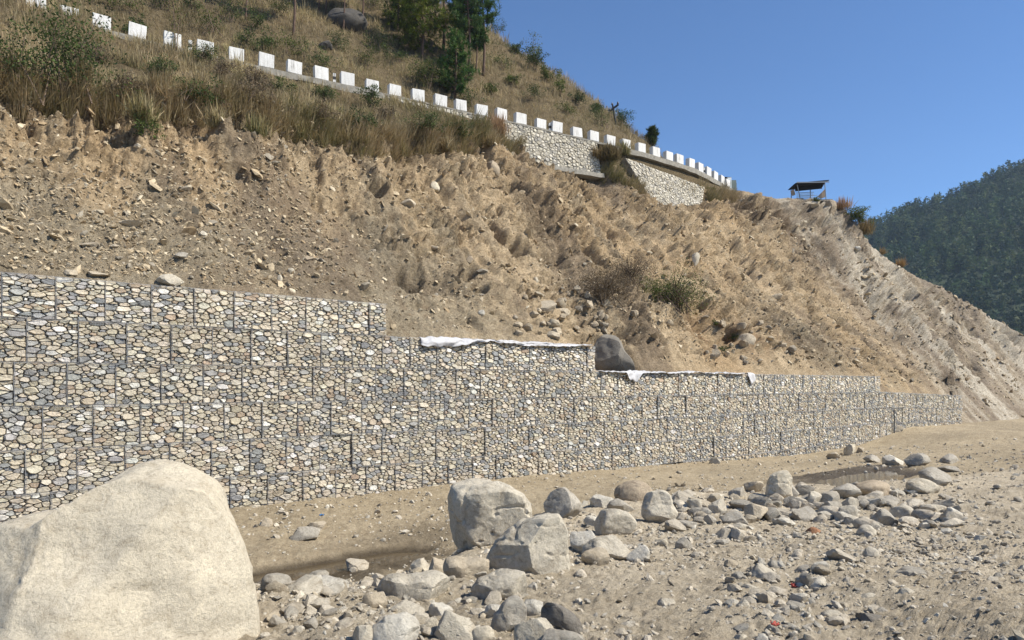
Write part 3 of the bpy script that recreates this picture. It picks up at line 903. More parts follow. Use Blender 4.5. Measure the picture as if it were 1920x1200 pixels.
def frame_wires(wd, h, rg, big=1.0, midv=False):
    mb = MB()
    def wob(a, b, rad, n=7, am=.010):
        a = np.array(a, float); b = np.array(b, float)
        k = np.linspace(0, 1, n)[:, None]
        p = a * (1 - k) + b * k + rg.normal(0, am, (n, 3)) * np.array([1, .5, 1]); p[0] = a; p[-1] = b
        mb.tube(p, rad, 4, cap=False)
    y = -.035
    for dx in (.006, .026):
        wob((dx, y, 0), (dx + rg.normal(0, .010), y, h), .0038 * big, am=.008)
    for k in range(int(6 * h)):           # lacing loops round the corner
        z = (k + .5) / 6 + rg.uniform(-.03, .03)
        wob((.0, y - .01, z), (.052, y - .01, z + .035), .0028 * big, 3, .004)
    for dz in (.004, .022): wob((0, y, h - dz - .006), (wd, y, h - dz - .006), .0035 * big, 9, .009)
    wob((0, y, .006), (wd, y, .006), .0035 * big, 9, .009)
    if midv:
        for dx in (0, .02): wob((wd / 2 + dx, y, 0), (wd / 2 + dx, y, h), .006 * big)
    return mb

ORD = 'first second third fourth fifth sixth seventh eighth ninth tenth eleventh twelfth thirteenth fourteenth fifteenth sixteenth seventeenth eighteenth nineteenth'.split()
TENS = {20: 'twent', 30: 'thirt', 40: 'fort', 50: 'fift', 60: 'sixt'}
def ordinal(n):
    if n < 20: return ORD[n - 1]
    a, b = n // 10 * 10, n % 10
    return TENS[a] + 'ieth' if b == 0 else TENS[a] + 'y-' + ORD[b - 1]
CNAME = ['topmost', 'second', 'third', 'fourth', 'fifth', 'sixth', 'seventh']

def ground_at_wall(t):
    x, y = tr2xy(t, 18.75); return float(ground_base(x, y))
OFF = [.65, .10, .87, .40, .07, .55, .20]
TEND = [10.25, 19.55, 45.7, 60.3, 60.3, 60.3, 49.0]
rg = rs_(11)
nst = 0; NLEFT = {}
for ci in range(7):
    edges = [-1.6]
    x = math.ceil(-1.6 - OFF[ci]) + OFF[ci]
    while x < TEND[ci] - .35:
        if x > edges[-1] + .3: edges.append(x)
        x += 1.0 if x < 25 else 2.0
    edges.append(TEND[ci])
    if ci == 6: edges = [e for e in edges if e > 15]
    ordn = 0
    for a, b in zip(edges[:-1], edges[1:]):
        wd = b - a; tm = (a + b) / 2
        dz = -(tm - 46) * .028 if tm > 46 else 0
        ztop = 2.5 - ci + dz; zb = ztop - 1
        gz_ = ground_at_wall(tm)
        if ztop < gz_ + .08: continue
        off = rg.normal(0, .012) - .01
        bx, by = tr2xy(a, D + off)
        depth_y = by + wd / 2 * WD[1]
        Xs = 960 + FP * bx / by; Xe = 960 + FP * (tr2xy(b, D)[0]) / (tr2xy(b, D)[1])
        greyn = np.clip(.15 + .12 * vn(np.array([[tm * .3, ci * .8, 0]]), 301)[0] + (.10 if tm > 10 else 0), .06, .5)
        tonew = 'grey and tan' if greyn > .30 else ('pale' if ci == 0 or (ci == 1 and tm > 8) or (ci == 2 and tm > 20) else 'mostly tan')
        rt = empty('gabion_basket', (bx, by, zb), WROT)
        if Xe > 122: ordn += 1
        if Xe <= 122:
            NLEFT[ci] = NLEFT.get(ci, 0) + 1
            lab = f'{ORD[NLEFT[ci] - 1]} gabion basket of the {CNAME[ci]} course at the left end of the wall'
        else:
            lab = f'gabion basket of {tonew} stones, {ordinal(ordn)} from the left in the {CNAME[ci]} course down' if ci else f'gabion basket of pale stones, {ordinal(ordn)} from the left in the topmost course'
        tag(rt, lab, 'gabion basket', 'stone filled gabion baskets stacked in the retaining wall')
        # infill behind the face
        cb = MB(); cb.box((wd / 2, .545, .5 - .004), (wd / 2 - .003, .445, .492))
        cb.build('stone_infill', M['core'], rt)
        midv = wd > 1.5
        frame_wires(wd, 1.0, rg, 1.0 if tm < 20 else 1.35, midv).build('wire_frame', M['wire'], rt)
        if tm < 13.5 and wd > .5:
            o = bpy.data.objects.new('wire_netting', netting(round(wd, 1), 1.0)); COL.objects.link(o); o.parent = rt
        flat_ = rg.uniform(1.5, 2.4)
        cls = ((.15, 3), (.118, 8), (.09, 16), (.066, 20), (.044, 18))
        if rg.uniform(0, 1) < .3: cls = ((.15, 2), (.118, 5), (.088, 14), (.066, 24), (.042, 20))
        wseg = [(0, wd)] if wd < 1.5 else [(0, wd / 2), (wd / 2, wd)]
        acc = Acc(); accq = []
        pale_ = 1.0 if (ci == 0 or (ci == 1 and tm > 10.3) or (ci == 2 and tm > 19.6)) else .3
        for (s0, s1) in wseg:
            for P, cxy, A in pack(s1 - s0, 1.0, rg, flat_, cls):
                if zb + cxy[1] < gz_ - .12: continue
                c = tone(rg, greyn, pale_) * (1.12 if pale_ > .5 else .98)
                px = math.sqrt(A) * FP / depth_y
                if tm < 26 and px > 8.0:
                    V, q_, tr_ = stone_geo(P, cxy, A, rg, 11 if depth_y < 24 else 9)
                    o = mk('stone', V, [q_, tr_], M['gstone'], np.broadcast_to(c, (len(V), 3)), False, rt, (cxy[0] + s0, 0, cxy[1]))
                    nst += 1
                else:
                    V, q_, tr_ = stone_geo(P, cxy, A, rg, 8, .009, False)
                    V = V + np.array([cxy[0] + s0, 0, cxy[1]])
                    t3 = np.concatenate([q_[:, [0, 1, 2]], q_[:, [0, 2, 3]], tr_])
                    acc.add(V, t3, np.broadcast_to(c, (len(V), 3)))
        if acc.n:
            o = acc.build('stone', M['gstone'], rt)
            o['kind'] = 'stuff'
print('gabion stones', nst)

# ------------------------------------------------------------------ white cloth on the wall top
M['cloth'] = simple('white_geotextile', (.52, .51, .51), .95, var=(5, .72, 1.12))
def cloth(name, t0, t1, ztop, hang, label, seed, back=.35):
    n = int((t1 - t0) * 14); V = []; m_ = 11
    rg_ = rs_(seed)
    for i in range(n):
        t = t0 + (t1 - t0) * i / (n - 1); L = hang(t)
        wv = vn(np.array([[t * 1.3, seed, 0], [t * 3.7, seed, 2], [t * 9, seed, 4]]), seed)
        top = .035 + .03 * wv[1] + .02 * wv[2]
        for j in range(m_):
            s = j / (m_ - 1)
            if s < .35:
                k = s / .35; r = D + back * (1 - k) + .1 * wv[0] * (1 - k) - .06 * k; z = ztop + top + .05 * math.sin(k * 3 + t * 2) * (1 - k)
            else:
                k = (s - .35) / .65; f = vn(np.array([[t * 2.1 + k * 1.5, k * 2.2, seed]]), 5)[0]; f2 = vn(np.array([[t * 6 + k * 3, k * 3.5, seed]]), 8)[0]
                r = D - .08 - .07 * f * (k + .2) - .04 * f2 - .05 * k; z = ztop + top - L * k
            x, y = tr2xy(t, r); V.append((x, y, z))
    o = mk(name, np.array(V), fan_faces(n, m_), M['cloth'], None, True)
    sm = o.modifiers.new('thickness', 'SOLIDIFY'); sm.thickness = .006
    return tag(o, label, 'cloth', 'white cloth left on the gabion wall')
cloth('cloth', 11.45, 19.3, 1.5, lambda t: np.interp(t, [11.45, 11.9, 12.7, 13.4, 14.2, 15, 17, 18.3, 18.8, 19.3], [.26, .32, .30, .17, .05, .11, .14, .09, .02, .02]), 'long crumpled white cloth draped over the top edge of the second gabion course', 3)
cloth('cloth', 19.8, 30.0, .5, lambda t: np.interp(t, [19.8, 21.2, 21.5, 21.9, 22.3, 24, 30], [.04, .05, .38, .45, .06, .05, .03]), 'thin white cloth on the third course with a torn corner hanging by the dark boulder', 9, .2)
cloth('cloth', 30.35, 31.0, .5, lambda t: np.interp(t, [30.35, 30.6, 31.0], [.3, .62, .35]), 'small white rag hanging alone from the wall top further right', 14, .2)

# ------------------------------------------------------------------ rocks
import bmesh
_ico = {}
def ico(sub):
    if sub not in _ico:
        bm = bmesh.new(); bmesh.ops.create_icosphere(bm, subdivisions=sub, radius=1.0)
        V = np.array([v.co[:] for v in bm.verts]); Fc = np.array([[v.index for v in f.verts] for f in bm.faces]); bm.free()
        _ico[sub] = (V / np.linalg.norm(V, axis=1)[:, None], Fc)
    return _ico[sub]

def rock_unit(sub, rg_, angular=.5, nplanes=9, dims=(1, 1, 1), rough=.05):
    d, Fc = ico(sub)
    nplanes = nplanes if angular < .35 else nplanes + 6
    nrm = rg_.normal(size=(nplanes, 3)); nrm /= np.linalg.norm(nrm, axis=1)[:, None]
    dist = rg_.uniform(.62, .98, nplanes) if angular < .35 else rg_.uniform(.42, .80, nplanes)
    dot = d @ nrm.T
    rr = np.where(dot > .05, dist[None] / np.maximum(dot, .05), 9)
    k = 8 + 62 * angular
    rr = np.concatenate([rr, np.full((len(d), 1), 1.0)], 1)
    rad = -np.log(np.exp(-k * rr).sum(1)) / k
    V = d * np.maximum(rad, .3)[:, None]
    so = rg_.uniform(0, 99, 3)
    if sub >= 2:
        V = V * (1 + ((.12 - .08 * angular) * fbm(d * 1.4 + so, 2, 3) + rough * .8 * fbm(d * 3.5 + so, 3, 5))[:, None])
    if sub >= 4:
        V = V + d * (rough * .35 * ridged(d * 7 + so, 3, 6) + .012 * fbm(d * 18 + so, 3, 8))[:, None]
    V = V / np.abs(V).max(0)
    return V * np.asarray(dims), Fc

RC = {'pale': (.47, .42, .33), 'white': (.52, .48, .40), 'tan': (.42, .355, .26), 'brown': (.34, .275, .195), 'grey': (.36, .325, .265), 'dark': (.20, .18, .15), 'black': (.085, .078, .07), 'rust': (.33, .17, .09), 'cream': (.50, .44, .335)}
def rock_at(name, c, dims, colr, label, cat='rock', group=None, sub=4, angular=.5, seed=1, outline=None, rz=None, rough=.05, planes=9, thick=None, cuts=(), mat='rock'):
    rg_ = rs_(abs(seed) * 31 + 7)
    if outline is not None:
        d, Fc = ico(sub)
        O = np.asarray(outline, float)                      # metres, right / up, about the centre
        th = np.arctan2(O[:, 1], O[:, 0]); rad = np.hypot(O[:, 0], O[:, 1]); o_ = np.argsort(th); th = th[o_]; rad = rad[o_]
        th = np.concatenate([th - TP, th, th + TP]); rad = np.tile(rad, 3)
        a = np.arctan2(d[:, 2], d[:, 0]); s = np.hypot(d[:, 0], d[:, 2])
        so = rg_.uniform(0, 99, 3)
        # polar outline interpolated along straight edges between its points
        tt_o = np.linspace(-math.pi, math.pi, 361)
        px = np.interp(tt_o, th, rad * np.cos(th)) ; pz = np.interp(tt_o, th, rad * np.sin(th))
        rt_ = np.hypot(px, pz)
        kk = np.array([.25, .5, .25]); 
        for _ in range(4): rt_ = np.convolve(np.pad(rt_, 1, mode='wrap'), kk, 'valid')
        Rr = np.interp(a, tt_o, rt_)
        e = 2.4
        nn = (s ** e + np.abs(d[:, 1]) ** e) ** (1 / e)
        V = np.stack([np.cos(a) * Rr * s / nn, d[:, 1] / nn * thick, np.sin(a) * Rr * s / nn], -1)
        size = rad.mean()
        # facets across the faces that look front and back
        nrm = rg_.normal(size=(planes, 3)); nrm[:, 1] = np.sign(nrm[:, 1]) * (np.abs(nrm[:, 1]) + .55); nrm /= np.linalg.norm(nrm, axis=1)[:, None]
        nrm = nrm / np.array([size, thick, size]); 
        nl_ = list(zip(nrm, rg_.uniform(.66, .90, planes))) + [(np.array(c_[0]) / np.linalg.norm(c_[0]) / np.array([size, thick, size]), c_[1]) for c_ in cuts]
        for n_, ds in nl_:
            pr = V @ n_; ex = np.maximum(pr - ds, 0); V = V - (ex * .97)[:, None] * n_[None] / (n_ @ n_)
        dd = V / size
        nf = fbm(dd * 1.3 + so, 2, 3) * .11 + fbm(dd * 6 + so, 3, 4) * rough * .30 - np.clip(ridged(dd * np.array([1, 1, 1.8]) * 1.5 + so, 2, 5) - .55, 0, 1) * rough * 2.2 + .010 * fbm(dd * 22 + so, 3, 9)
        V = V + d * (nf * size)[:, None]
    else:
        V, Fc = rock_unit(sub, rg_, angular, planes, (1, 1, 1), rough)
        ax = rg_.uniform(0, TP)
        V = V * np.asarray(dims) / 1.0
    col = np.array(RC[colr]) * rg_.uniform(.94, 1.06)
    so = rg_.uniform(0, 99, 3)
    vc = col[None] * (1 + .10 * fbm(V * 2.2 / max(np.abs(V).max(), .1) + so, 3, 14))[:, None]
    o = mk(name, V, Fc, M[mat], vc, 'auto' if mat == 'rock' else True, None, c)
    if rz is not None: o.rotation_euler = (0, 0, rz)
    return tag(o, label, cat, group)

def gpt(X, Y): return hit_ground(X, Y)
def rock_px(box, colr, label, sub=4, angular=.5, name='boulder', poly=None, seed=None, dr=.8, rough=.05, cat='boulder', group=None, sink=.12, depth=None, planes=11, cuts=(), mat='rock'):
    x0, y0, x1, y1 = box; Xc = (x0 + x1) / 2; w_, h_ = x1 - x0, y1 - y0
    gx, gy, gz = gpt(Xc, min(y1 - h_ * sink * .8, 1400)) if depth is None else (0, depth, 0)
    wm = w_ * gy / FP
    yc = gy + wm * dr * .5 * .75
    k = yc / FP
    h2 = h_ * (1 + sink)
    Yc = y0 + h2 / 2
    c = ((Xc - 960) * k, yc, (HY - Yc) * k)
    seed = int(x0 * 7 + y0) if seed is None else seed
    if poly is not None:
        O = [((px - Xc) * k, (Yc - py) * k) for px, py in poly]
        return rock_at(name, c, None, colr, label, cat, group, sub, angular, seed, O, rough=rough, thick=wm * dr / 2, planes=planes, cuts=cuts, mat=mat)
    return rock_at(name, c, (w_ * k / 2, wm * dr / 2, h2 * k / 2), colr, label, cat, group, sub, angular, seed, rough=rough, planes=planes)

# the sand covered mound of rock at the left
rock_px((-150, 868, 500, 1190), 'cream', 'huge sand coloured boulder filling the lower left corner in front of the wall', 6, .3,
        poly=[(-150, 1180), (-150, 1040), (-60, 1004), (40, 984), (120, 962), (185, 918), (212, 893), (250, 880), (300, 885), (345, 897), (388, 910), (404, 928), (420, 965), (436, 1010), (450, 1050), (462, 1090), (470, 1130), (474, 1180), (470, 1290), (300, 1420), (0, 1420)],
        depth=3.8, dr=.75, rough=.02, planes=0, mat='sand', cuts=[((.22, -.80, .58), .58), ((-.40, -.72, .55), .60), ((0, -.3, 1), .86), ((.75, -.6, .1), .70), ((-.2, -.4, .9), .80)])
rock_px((832, 893, 1000, 1040), 'pale', 'great rounded boulder with a split across it, standing by the puddle', 6, .4,
        poly=[(838, 930), (848, 908), (880, 897), (925, 893), (960, 897), (985, 912), (998, 945), (1001, 975), (985, 1010), (940, 1040), (880, 1045), (850, 1030), (836, 1000), (831, 970)], dr=.9, rough=.075)
rock_px((915, 962, 1072, 1090), 'pale', 'tall buff boulder leaning on the great rounded boulder', 6, .4,
        poly=[(1000, 965), (1030, 960), (1050, 964), (1062, 990), (1070, 1030), (1072, 1075), (1040, 1095), (960, 1092), (925, 1070), (912, 1050), (928, 1015), (955, 990), (978, 972)], dr=.8, rough=.06)
rock_px((1016, 911, 1094, 980), 'grey', 'grey brown rounded boulder right of the great split boulder', 5, .5, poly=[(1018, 950), (1020, 925), (1038, 913), (1058, 913), (1078, 930), (1094, 946), (1090, 965), (1070, 982), (1040, 982), (1022, 972)], dr=.9)
rock_px((1095, 918, 1152, 958), 'white', 'white angular boulder behind the round speckled one', 4, .8)
rock_px((1128, 932, 1192, 968), 'grey', 'jagged grey boulder wedged behind the round speckled one', 4, .9, seed=8)
rock_px((1148, 899, 1226, 952), 'brown', 'brown domed boulder at the back near the wall', 5, .3, sink=.3)
rock_px((1107, 949, 1193, 1010), 'pale', 'round speckled boulder in the middle of the cluster', 5, .1, rough=.03)
rock_px((1202, 917, 1272, 990), 'pale', 'blocky boulder with square shoulders beside a dark gap', 5, .7, poly=[(1204, 950), (1210, 925), (1235, 917), (1252, 922), (1262, 945), (1272, 965), (1265, 985), (1235, 992), (1215, 985), (1203, 968)])
rock_px((1060, 983, 1134, 1045), 'white', 'flat topped white boulder beside the tall buff boulder', 5, .7, dr=1.0)
rock_px((1090, 1003, 1192, 1056), 'pale', 'low pale domed boulder in front of the round speckled one', 5, .3)
rock_px((1089, 1026, 1145, 1066), 'tan', 'smooth beige oval boulder in front of the flat white one', 4, .1)
rock_px((1171, 1020, 1228, 1060), 'white', 'bright white angular boulder at the front edge of the cluster', 4, .9)
rock_px((1094, 966, 1130, 990), 'white', 'small white slab between the round and the flat topped boulders', 3, .8)
rock_px((868, 1068, 992, 1138), 'pale', 'broad wedge shaped boulder with a lit top in the foreground', 5, .7, poly=[(869, 1128), (880, 1108), (900, 1085), (925, 1074), (960, 1067), (984, 1071), (990, 1095), (1000, 1120), (975, 1140), (930, 1140), (885, 1142)], dr=.8)
rock_px((704, 1078, 848, 1132), 'pale', 'long flat slab with layered sides in the foreground', 5, .9, poly=[(704, 1105), (715, 1083), (760, 1079), (835, 1080), (849, 1093), (842, 1118), (800, 1132), (735, 1130), (708, 1122)], dr=.7)
rock_px((828, 1044, 920, 1090), 'tan', 'table topped tan boulder between the puddle and the wedge boulder', 4, .9, poly=[(828, 1060), (834, 1046), (880, 1047), (917, 1050), (920, 1068), (895, 1085), (850, 1090), (833, 1082)])
rock_px((762, 1040, 810, 1080), 'pale', 'peaked stone standing at the end of the puddle', 4, .8)
rock_px((795, 1044, 842, 1084), 'tan', 'rough tan stone beside the table topped boulder', 4, .8)
rock_px((908, 1120, 958, 1168), 'white', 'white chunk of rock above the pile at the bottom', 4, .8)
rock_px((918, 1120, 990, 1195), 'grey', 'angular grey brown rock under the small upright stone', 4, .95, poly=[(918, 1180), (925, 1150), (950, 1125), (972, 1120), (988, 1140), (990, 1175), (970, 1195), (930, 1192)])
rock_px((984, 1119, 1020, 1160), 'white', 'small pale drum shaped stone perched upright on the pile', 4, .5, poly=[(985, 1150), (984, 1125), (992, 1120), (1010, 1119), (1018, 1126), (1019, 1148), (1012, 1158), (992, 1159)])
rock_px((1010, 1130, 1102, 1196), 'dark', 'dark curved slab leaning beside the upright stone', 5, .9, poly=[(1012, 1142), (1022, 1131), (1052, 1134), (1075, 1150), (1092, 1172), (1101, 1194), (1070, 1190), (1040, 1172), (1018, 1165)], dr=.4)
rock_px((963, 1156, 1052, 1230), 'pale', 'rounded grey cream boulder cut by the bottom edge below the upright stone', 5, .3)
rock_px((1012, 1176, 1100, 1240), 'grey', 'grey boulder at the bottom edge below the dark slab', 4, .5)
rock_px((685, 1146, 797, 1230), 'white', 'large white faceted boulder at the bottom edge', 5, .9, poly=[(688, 1200), (700, 1172), (722, 1150), (760, 1147), (780, 1160), (796, 1185), (800, 1225), (740, 1240), (690, 1230)])
rock_px((652, 1155, 712, 1225), 'pale', 'pale boulder half hidden at the bottom edge left of the white faceted one', 4, .6)
rock_px((724, 1128, 798, 1156), 'pale', 'flat pale stone under the long slab', 4, .7)
rock_px((795, 1126, 850, 1162), 'white', 'whitish stone right of the flat stone under the long slab', 4, .7)
rock_px((814, 1144, 898, 1215), 'pale', 'wide pale boulder with a sloping lit top at the bottom', 5, .6)
rock_px((783, 1158, 828, 1192), 'cream', 'cream pebble shaped stone between two bottom boulders', 4, .4)
rock_px((884, 1172, 928, 1215), 'cream', 'round cream stone at the bottom edge', 4, .2)
rock_px((680, 1110, 730, 1146), 'tan', 'orange brown angular rock left of the flat stone', 4, .8)
rock_px((784, 1118, 812, 1134), 'tan', 'small rounded tan stone against the long slab', 3, .3)
rock_px((488, 1074, 547, 1112), 'grey', 'grey oval stone with banding beside the puddle', 4, .3)
rock_px((520, 1084, 604, 1124), 'pale', 'pale sloping slab right of the huge corner boulder', 4, .8, dr=1.2)
rock_px((566, 1080, 656, 1106), 'white', 'smooth whitish slab lying at the puddle edge', 4, .3, dr=1.0)
rock_px((498, 1152, 540, 1180), 'grey', 'grey stone set in the silt below the banded stone', 4, .4)
rock_px((566, 1158, 600, 1180), 'grey', 'smaller grey stone set in the silt right of the other', 3, .5)
rock_px((545, 1172, 572, 1196), 'pale', 'pale stone near the bottom edge beside the grey ones', 3, .6)
rock_px((368, 1178, 398, 1206), 'white', 'white shard at the foot of the huge corner boulder', 3, .9)
rock_px((546, 986, 602, 1018), 'grey', 'grey slab lying on the flat below the gabion wall', 4, .7)
rock_px((484, 970, 512, 990), 'tan', 'tan stone beside the right flank of the huge corner boulder', 3, .8)
rock_px((580, 975, 618, 993), 'tan', 'low tan stone near a scrap of blue litter', 3, .6)
rock_px((1437, 882, 1485, 944), 'cream', 'cream boulder standing on end behind the row', 5, .7, poly=[(1438, 935), (1437, 910), (1444, 890), (1458, 882), (1475, 883), (1483, 895), (1484, 930), (1478, 945), (1446, 944)], dr=.6)
rows = [((1388, 895, 1432, 928), 'tan', 'peaked tan boulder left of the standing stone', .8), ((1363, 913, 1400, 940), 'grey', 'ridged grey stone left of the peaked tan boulder', .8),
 ((1286, 931, 1324, 964), 'pale', 'square cut stone right of the blocky boulder', .95), ((1268, 932, 1300, 950), 'pale', 'light slab behind the square cut stone', .8),
 ((1268, 968, 1308, 996), 'grey', 'grey rounded stone in front of the square cut stone', .4), ((1300, 958, 1325, 976), 'pale', 'small pale block under the square cut stone', .8),
 ((1325, 935, 1363, 968), 'pale', 'rounded pale stone left of the brown wedge', .5), ((1320, 964, 1348, 988), 'grey', 'small white streaked stone below the rounded pale one', .5),
 ((1347, 958, 1404, 986), 'grey', 'flattish grey stone in front of the brown wedge', .6), ((1382, 936, 1442, 984), 'tan', 'brown wedge of rock propped below the standing stone', .95),
 ((1430, 940, 1465, 970), 'brown', 'dark red brown stone under the standing stone', .9), ((1368, 980, 1402, 994), 'pale', 'flat light stone at the front of the row', .4),
 ((1464, 905, 1500, 935), 'grey', 'grey rock tucked right of the standing stone', .8), ((1475, 930, 1510, 960), 'grey', 'dull grey rock between the standing stone and the saddle stone', .8),
 ((1507, 921, 1548, 956), 'pale', 'saddle shaped pale stone on top of the row', .4), ((1482, 950, 1542, 982), 'grey', 'long grey angular stone at the front of the row', .9),
 ((1548, 905, 1614, 940), 'grey', 'broad grey boulder with a white flank', .7), ((1580, 930, 1612, 962), 'pale', 'whitish upright stone under the broad grey boulder', .6),
 ((1594, 899, 1668, 934), 'brown', 'long brown boulder beside the muddy pool', .3), ((1571, 946, 1610, 980), 'pale', 'smooth egg shaped stone in the row', .05),
 ((1605, 935, 1636, 956), 'grey', 'small round grey stone above the egg shaped one', .3), ((1603, 968, 1636, 984), 'pale', 'low round stone right of the egg shaped one', .1),
 ((1606, 984, 1644, 1008), 'pale', 'smooth oblong stone at the front below the egg shaped one', .2), ((1634, 953, 1680, 990), 'grey', 'dark veined stone with a rounded back', .5),
 ((1670, 946, 1712, 976), 'pale', 'pale boulder right of the dark veined stone', .3), ((1694, 896, 1758, 930), 'cream', 'smooth round cream boulder at the pool edge', .08),
 ((1720, 876, 1777, 914), 'grey', 'pointed grey boulder behind the smooth cream one', .9), ((1646, 851, 1696, 876), 'white', 'white slab beyond the pool nearest its left end', .8),
 ((1684, 849, 1740, 878), 'grey', 'grey slab beyond the pool right of the white slab', .8), ((1617, 853, 1650, 870), 'grey', 'dark little slab left of the white slab beyond the pool', .8),
 ((1754, 850, 1802, 872), 'grey', 'grey rock beyond the pool near the right edge', .7), ((1752, 868, 1806, 888), 'grey', 'long dark flat rock beyond the pool at the right edge', .6),
 ((1740, 945, 1776, 962), 'pale', 'pale cobble at the right end of the row', .3), ((1742, 960, 1776, 978), 'pale', 'second pale cobble below the right end of the row', .2),
 ((1768, 950, 1808, 974), 'white', 'white stone at the right edge of the row', .5), ((1696, 934, 1726, 952), 'pale', 'small pale stone above the pale boulder', .5),
 ((1645, 925, 1690, 952), 'grey', 'flat grey slab behind the dark veined stone', .8), ((1540, 938, 1580, 962), 'grey', 'grey wedge stone between saddle and egg shaped stones', .8),
 ((1580, 832, 1606, 857), 'cream', 'cream block leaning against the foot of the gabion wall', .8), ((1606, 838, 1622, 850), 'tan', 'small tan stone beside the cream block at the wall foot', .7),
 ((1548, 846, 1576, 862), 'tan', 'tan stone at the wall foot left of the cream block', .7), ((1665, 797, 1692, 812), 'tan', 'brown stone where the ground meets the far wall', .6),
 ((1231, 1008, 1254, 1026), 'cream', 'small round cream stone in the gravel right of the white angular boulder', .05), ((1266, 1005, 1300, 1034), 'grey', 'grey pointed shard in the gravel', .95),
 ((1330, 856, 1352, 872), 'cream', 'cream stone close to the wall foot in the middle', .5)]
for b_, c_, l_, an in rows:
    rock_px(b_, c_, l_, 4 if b_[2] - b_[0] > 34 else 3, an)
fgr = [((1404, 1058, 1466, 1094), 'pale', 'flat pale slab in the foreground gravel at the right', .9), ((1440, 1046, 1483, 1074), 'grey', 'grey rounded stone behind the flat pale slab', .4),
 ((1488, 1058, 1522, 1082), 'grey', 'small grey ridge stone right of the flat pale slab', .8), ((1384, 1092, 1426, 1110), 'pale', 'low flat stone in front of the flat pale slab', .9),
 ((1366, 1072, 1396, 1092), 'grey', 'small peaked stone left of the flat pale slab', .9), ((1468, 1125, 1516, 1148), 'grey', 'flattened grey stone below the rusty litter', .7),
 ((1494, 1148, 1522, 1166), 'white', 'small white stone near the bottom right of the gravel', .7), ((1537, 1144, 1582, 1168), 'pale', 'smooth oval cobble alone on the silt at the lower right', .05),
 ((1458, 1162, 1504, 1192), 'pale', 'pale stone beside the red litter at the bottom', .7), ((1380, 1122, 1406, 1146), 'pale', 'round pale cobble left of the bottom gravel', .2),
 ((1155, 1165, 1196, 1186), 'grey', 'lone dark cobble casting a shadow on bare silt', .4), ((1620, 1024, 1648, 1054), 'pale', 'elongated pale cobble on the gravel spread', .1),
 ((1668, 1060, 1748, 1092), 'grey', 'broad flat stone bedded in the silt at the right', .5), ((1510, 988, 1546, 1008), 'rust', 'rust tinted stone in front of the row', .3),
 ((1600, 1148, 1662, 1180), 'dark', 'dark broken slab near the bottom right corner', .9), ((1640, 1138, 1664, 1154), 'grey', 'grey stone on top of the dark broken slab', .5),
 ((1232, 1120, 1274, 1144), 'pale', 'crusted pale lump on the silt left of the gravel', .5), ((1356, 1046, 1388, 1070), 'tan', 'tan block sunk in silt above the flat pale slab', .8),
 ((1476, 1020, 1506, 1040), 'tan', 'tan stone half sunk on the rise above the gravel', .6), ((1428, 1170, 1468, 1200), 'grey', 'grey stone cluster member at the bottom edge', .7),
 ((1370, 1180, 1412, 1215), 'pale', 'pale rounded stone cut by the bottom edge', .5), ((1412, 1190, 1450, 1220), 'white', 'whitish stone cut by the bottom edge right of the pale one', .5),
 ((1610, 1112, 1652, 1126), 'pale', 'thin pale stone flush with the silt', .3), ((1682, 1102, 1714, 1120), 'pale', 'faint pale stone right of the thin one', .3)]
for b_, c_, l_, an in fgr:
    rock_px(b_, c_, l_, 4 if b_[2] - b_[0] > 34 else 3, an, sink=.35, dr=.9)
# stones on the landslide face
def slope_rock(box, colr, label, an=.7, poly=None, sub=4, name='boulder', out=0.0, dr=.8, rough=.05, rr=None):
    x0, y0, x1, y1 = box; X = (x0 + x1) / 2; Y = (y0 + y1) / 2
    if rr is None: x, y, z, t, r = hit_hill(X, Y + (y1 - y0) * .2)
    else:
        u = (X - 960) / FP; y = rr / (u * ND[0] + ND[1])
    k = y / FP
    kk_ = 1 + (x1 - x0) * k * .16 / y
    c = ((X - 960) * k * kk_, y * kk_, (HY - Y) * k * kk_)
    seed = int(x0 * 3 + y0)
    if poly is not None:
        return rock_at(name, c, None, colr, label, 'boulder', None, sub, an, seed, [((a - X) * k, (Y - b) * k) for a, b in poly], thick=(x1 - x0) * k * dr / 2, rough=rough)
    return rock_at(name, c, ((x1 - x0) * k / 2, (x1 - x0) * k * dr / 2, (y1 - y0) * k / 2), colr, label, 'boulder', None, sub, an, seed, rough=rough)
slope_rock((1110, 624, 1190, 705), 'dark', 'dark grey boulder with straight sides behind the wall step', poly=[(1113, 700), (1112, 650), (1118, 634), (1135, 626), (1152, 628), (1165, 640), (1178, 665), (1190, 695), (1180, 705), (1130, 708)], sub=5, rr=20.25, rough=.02)
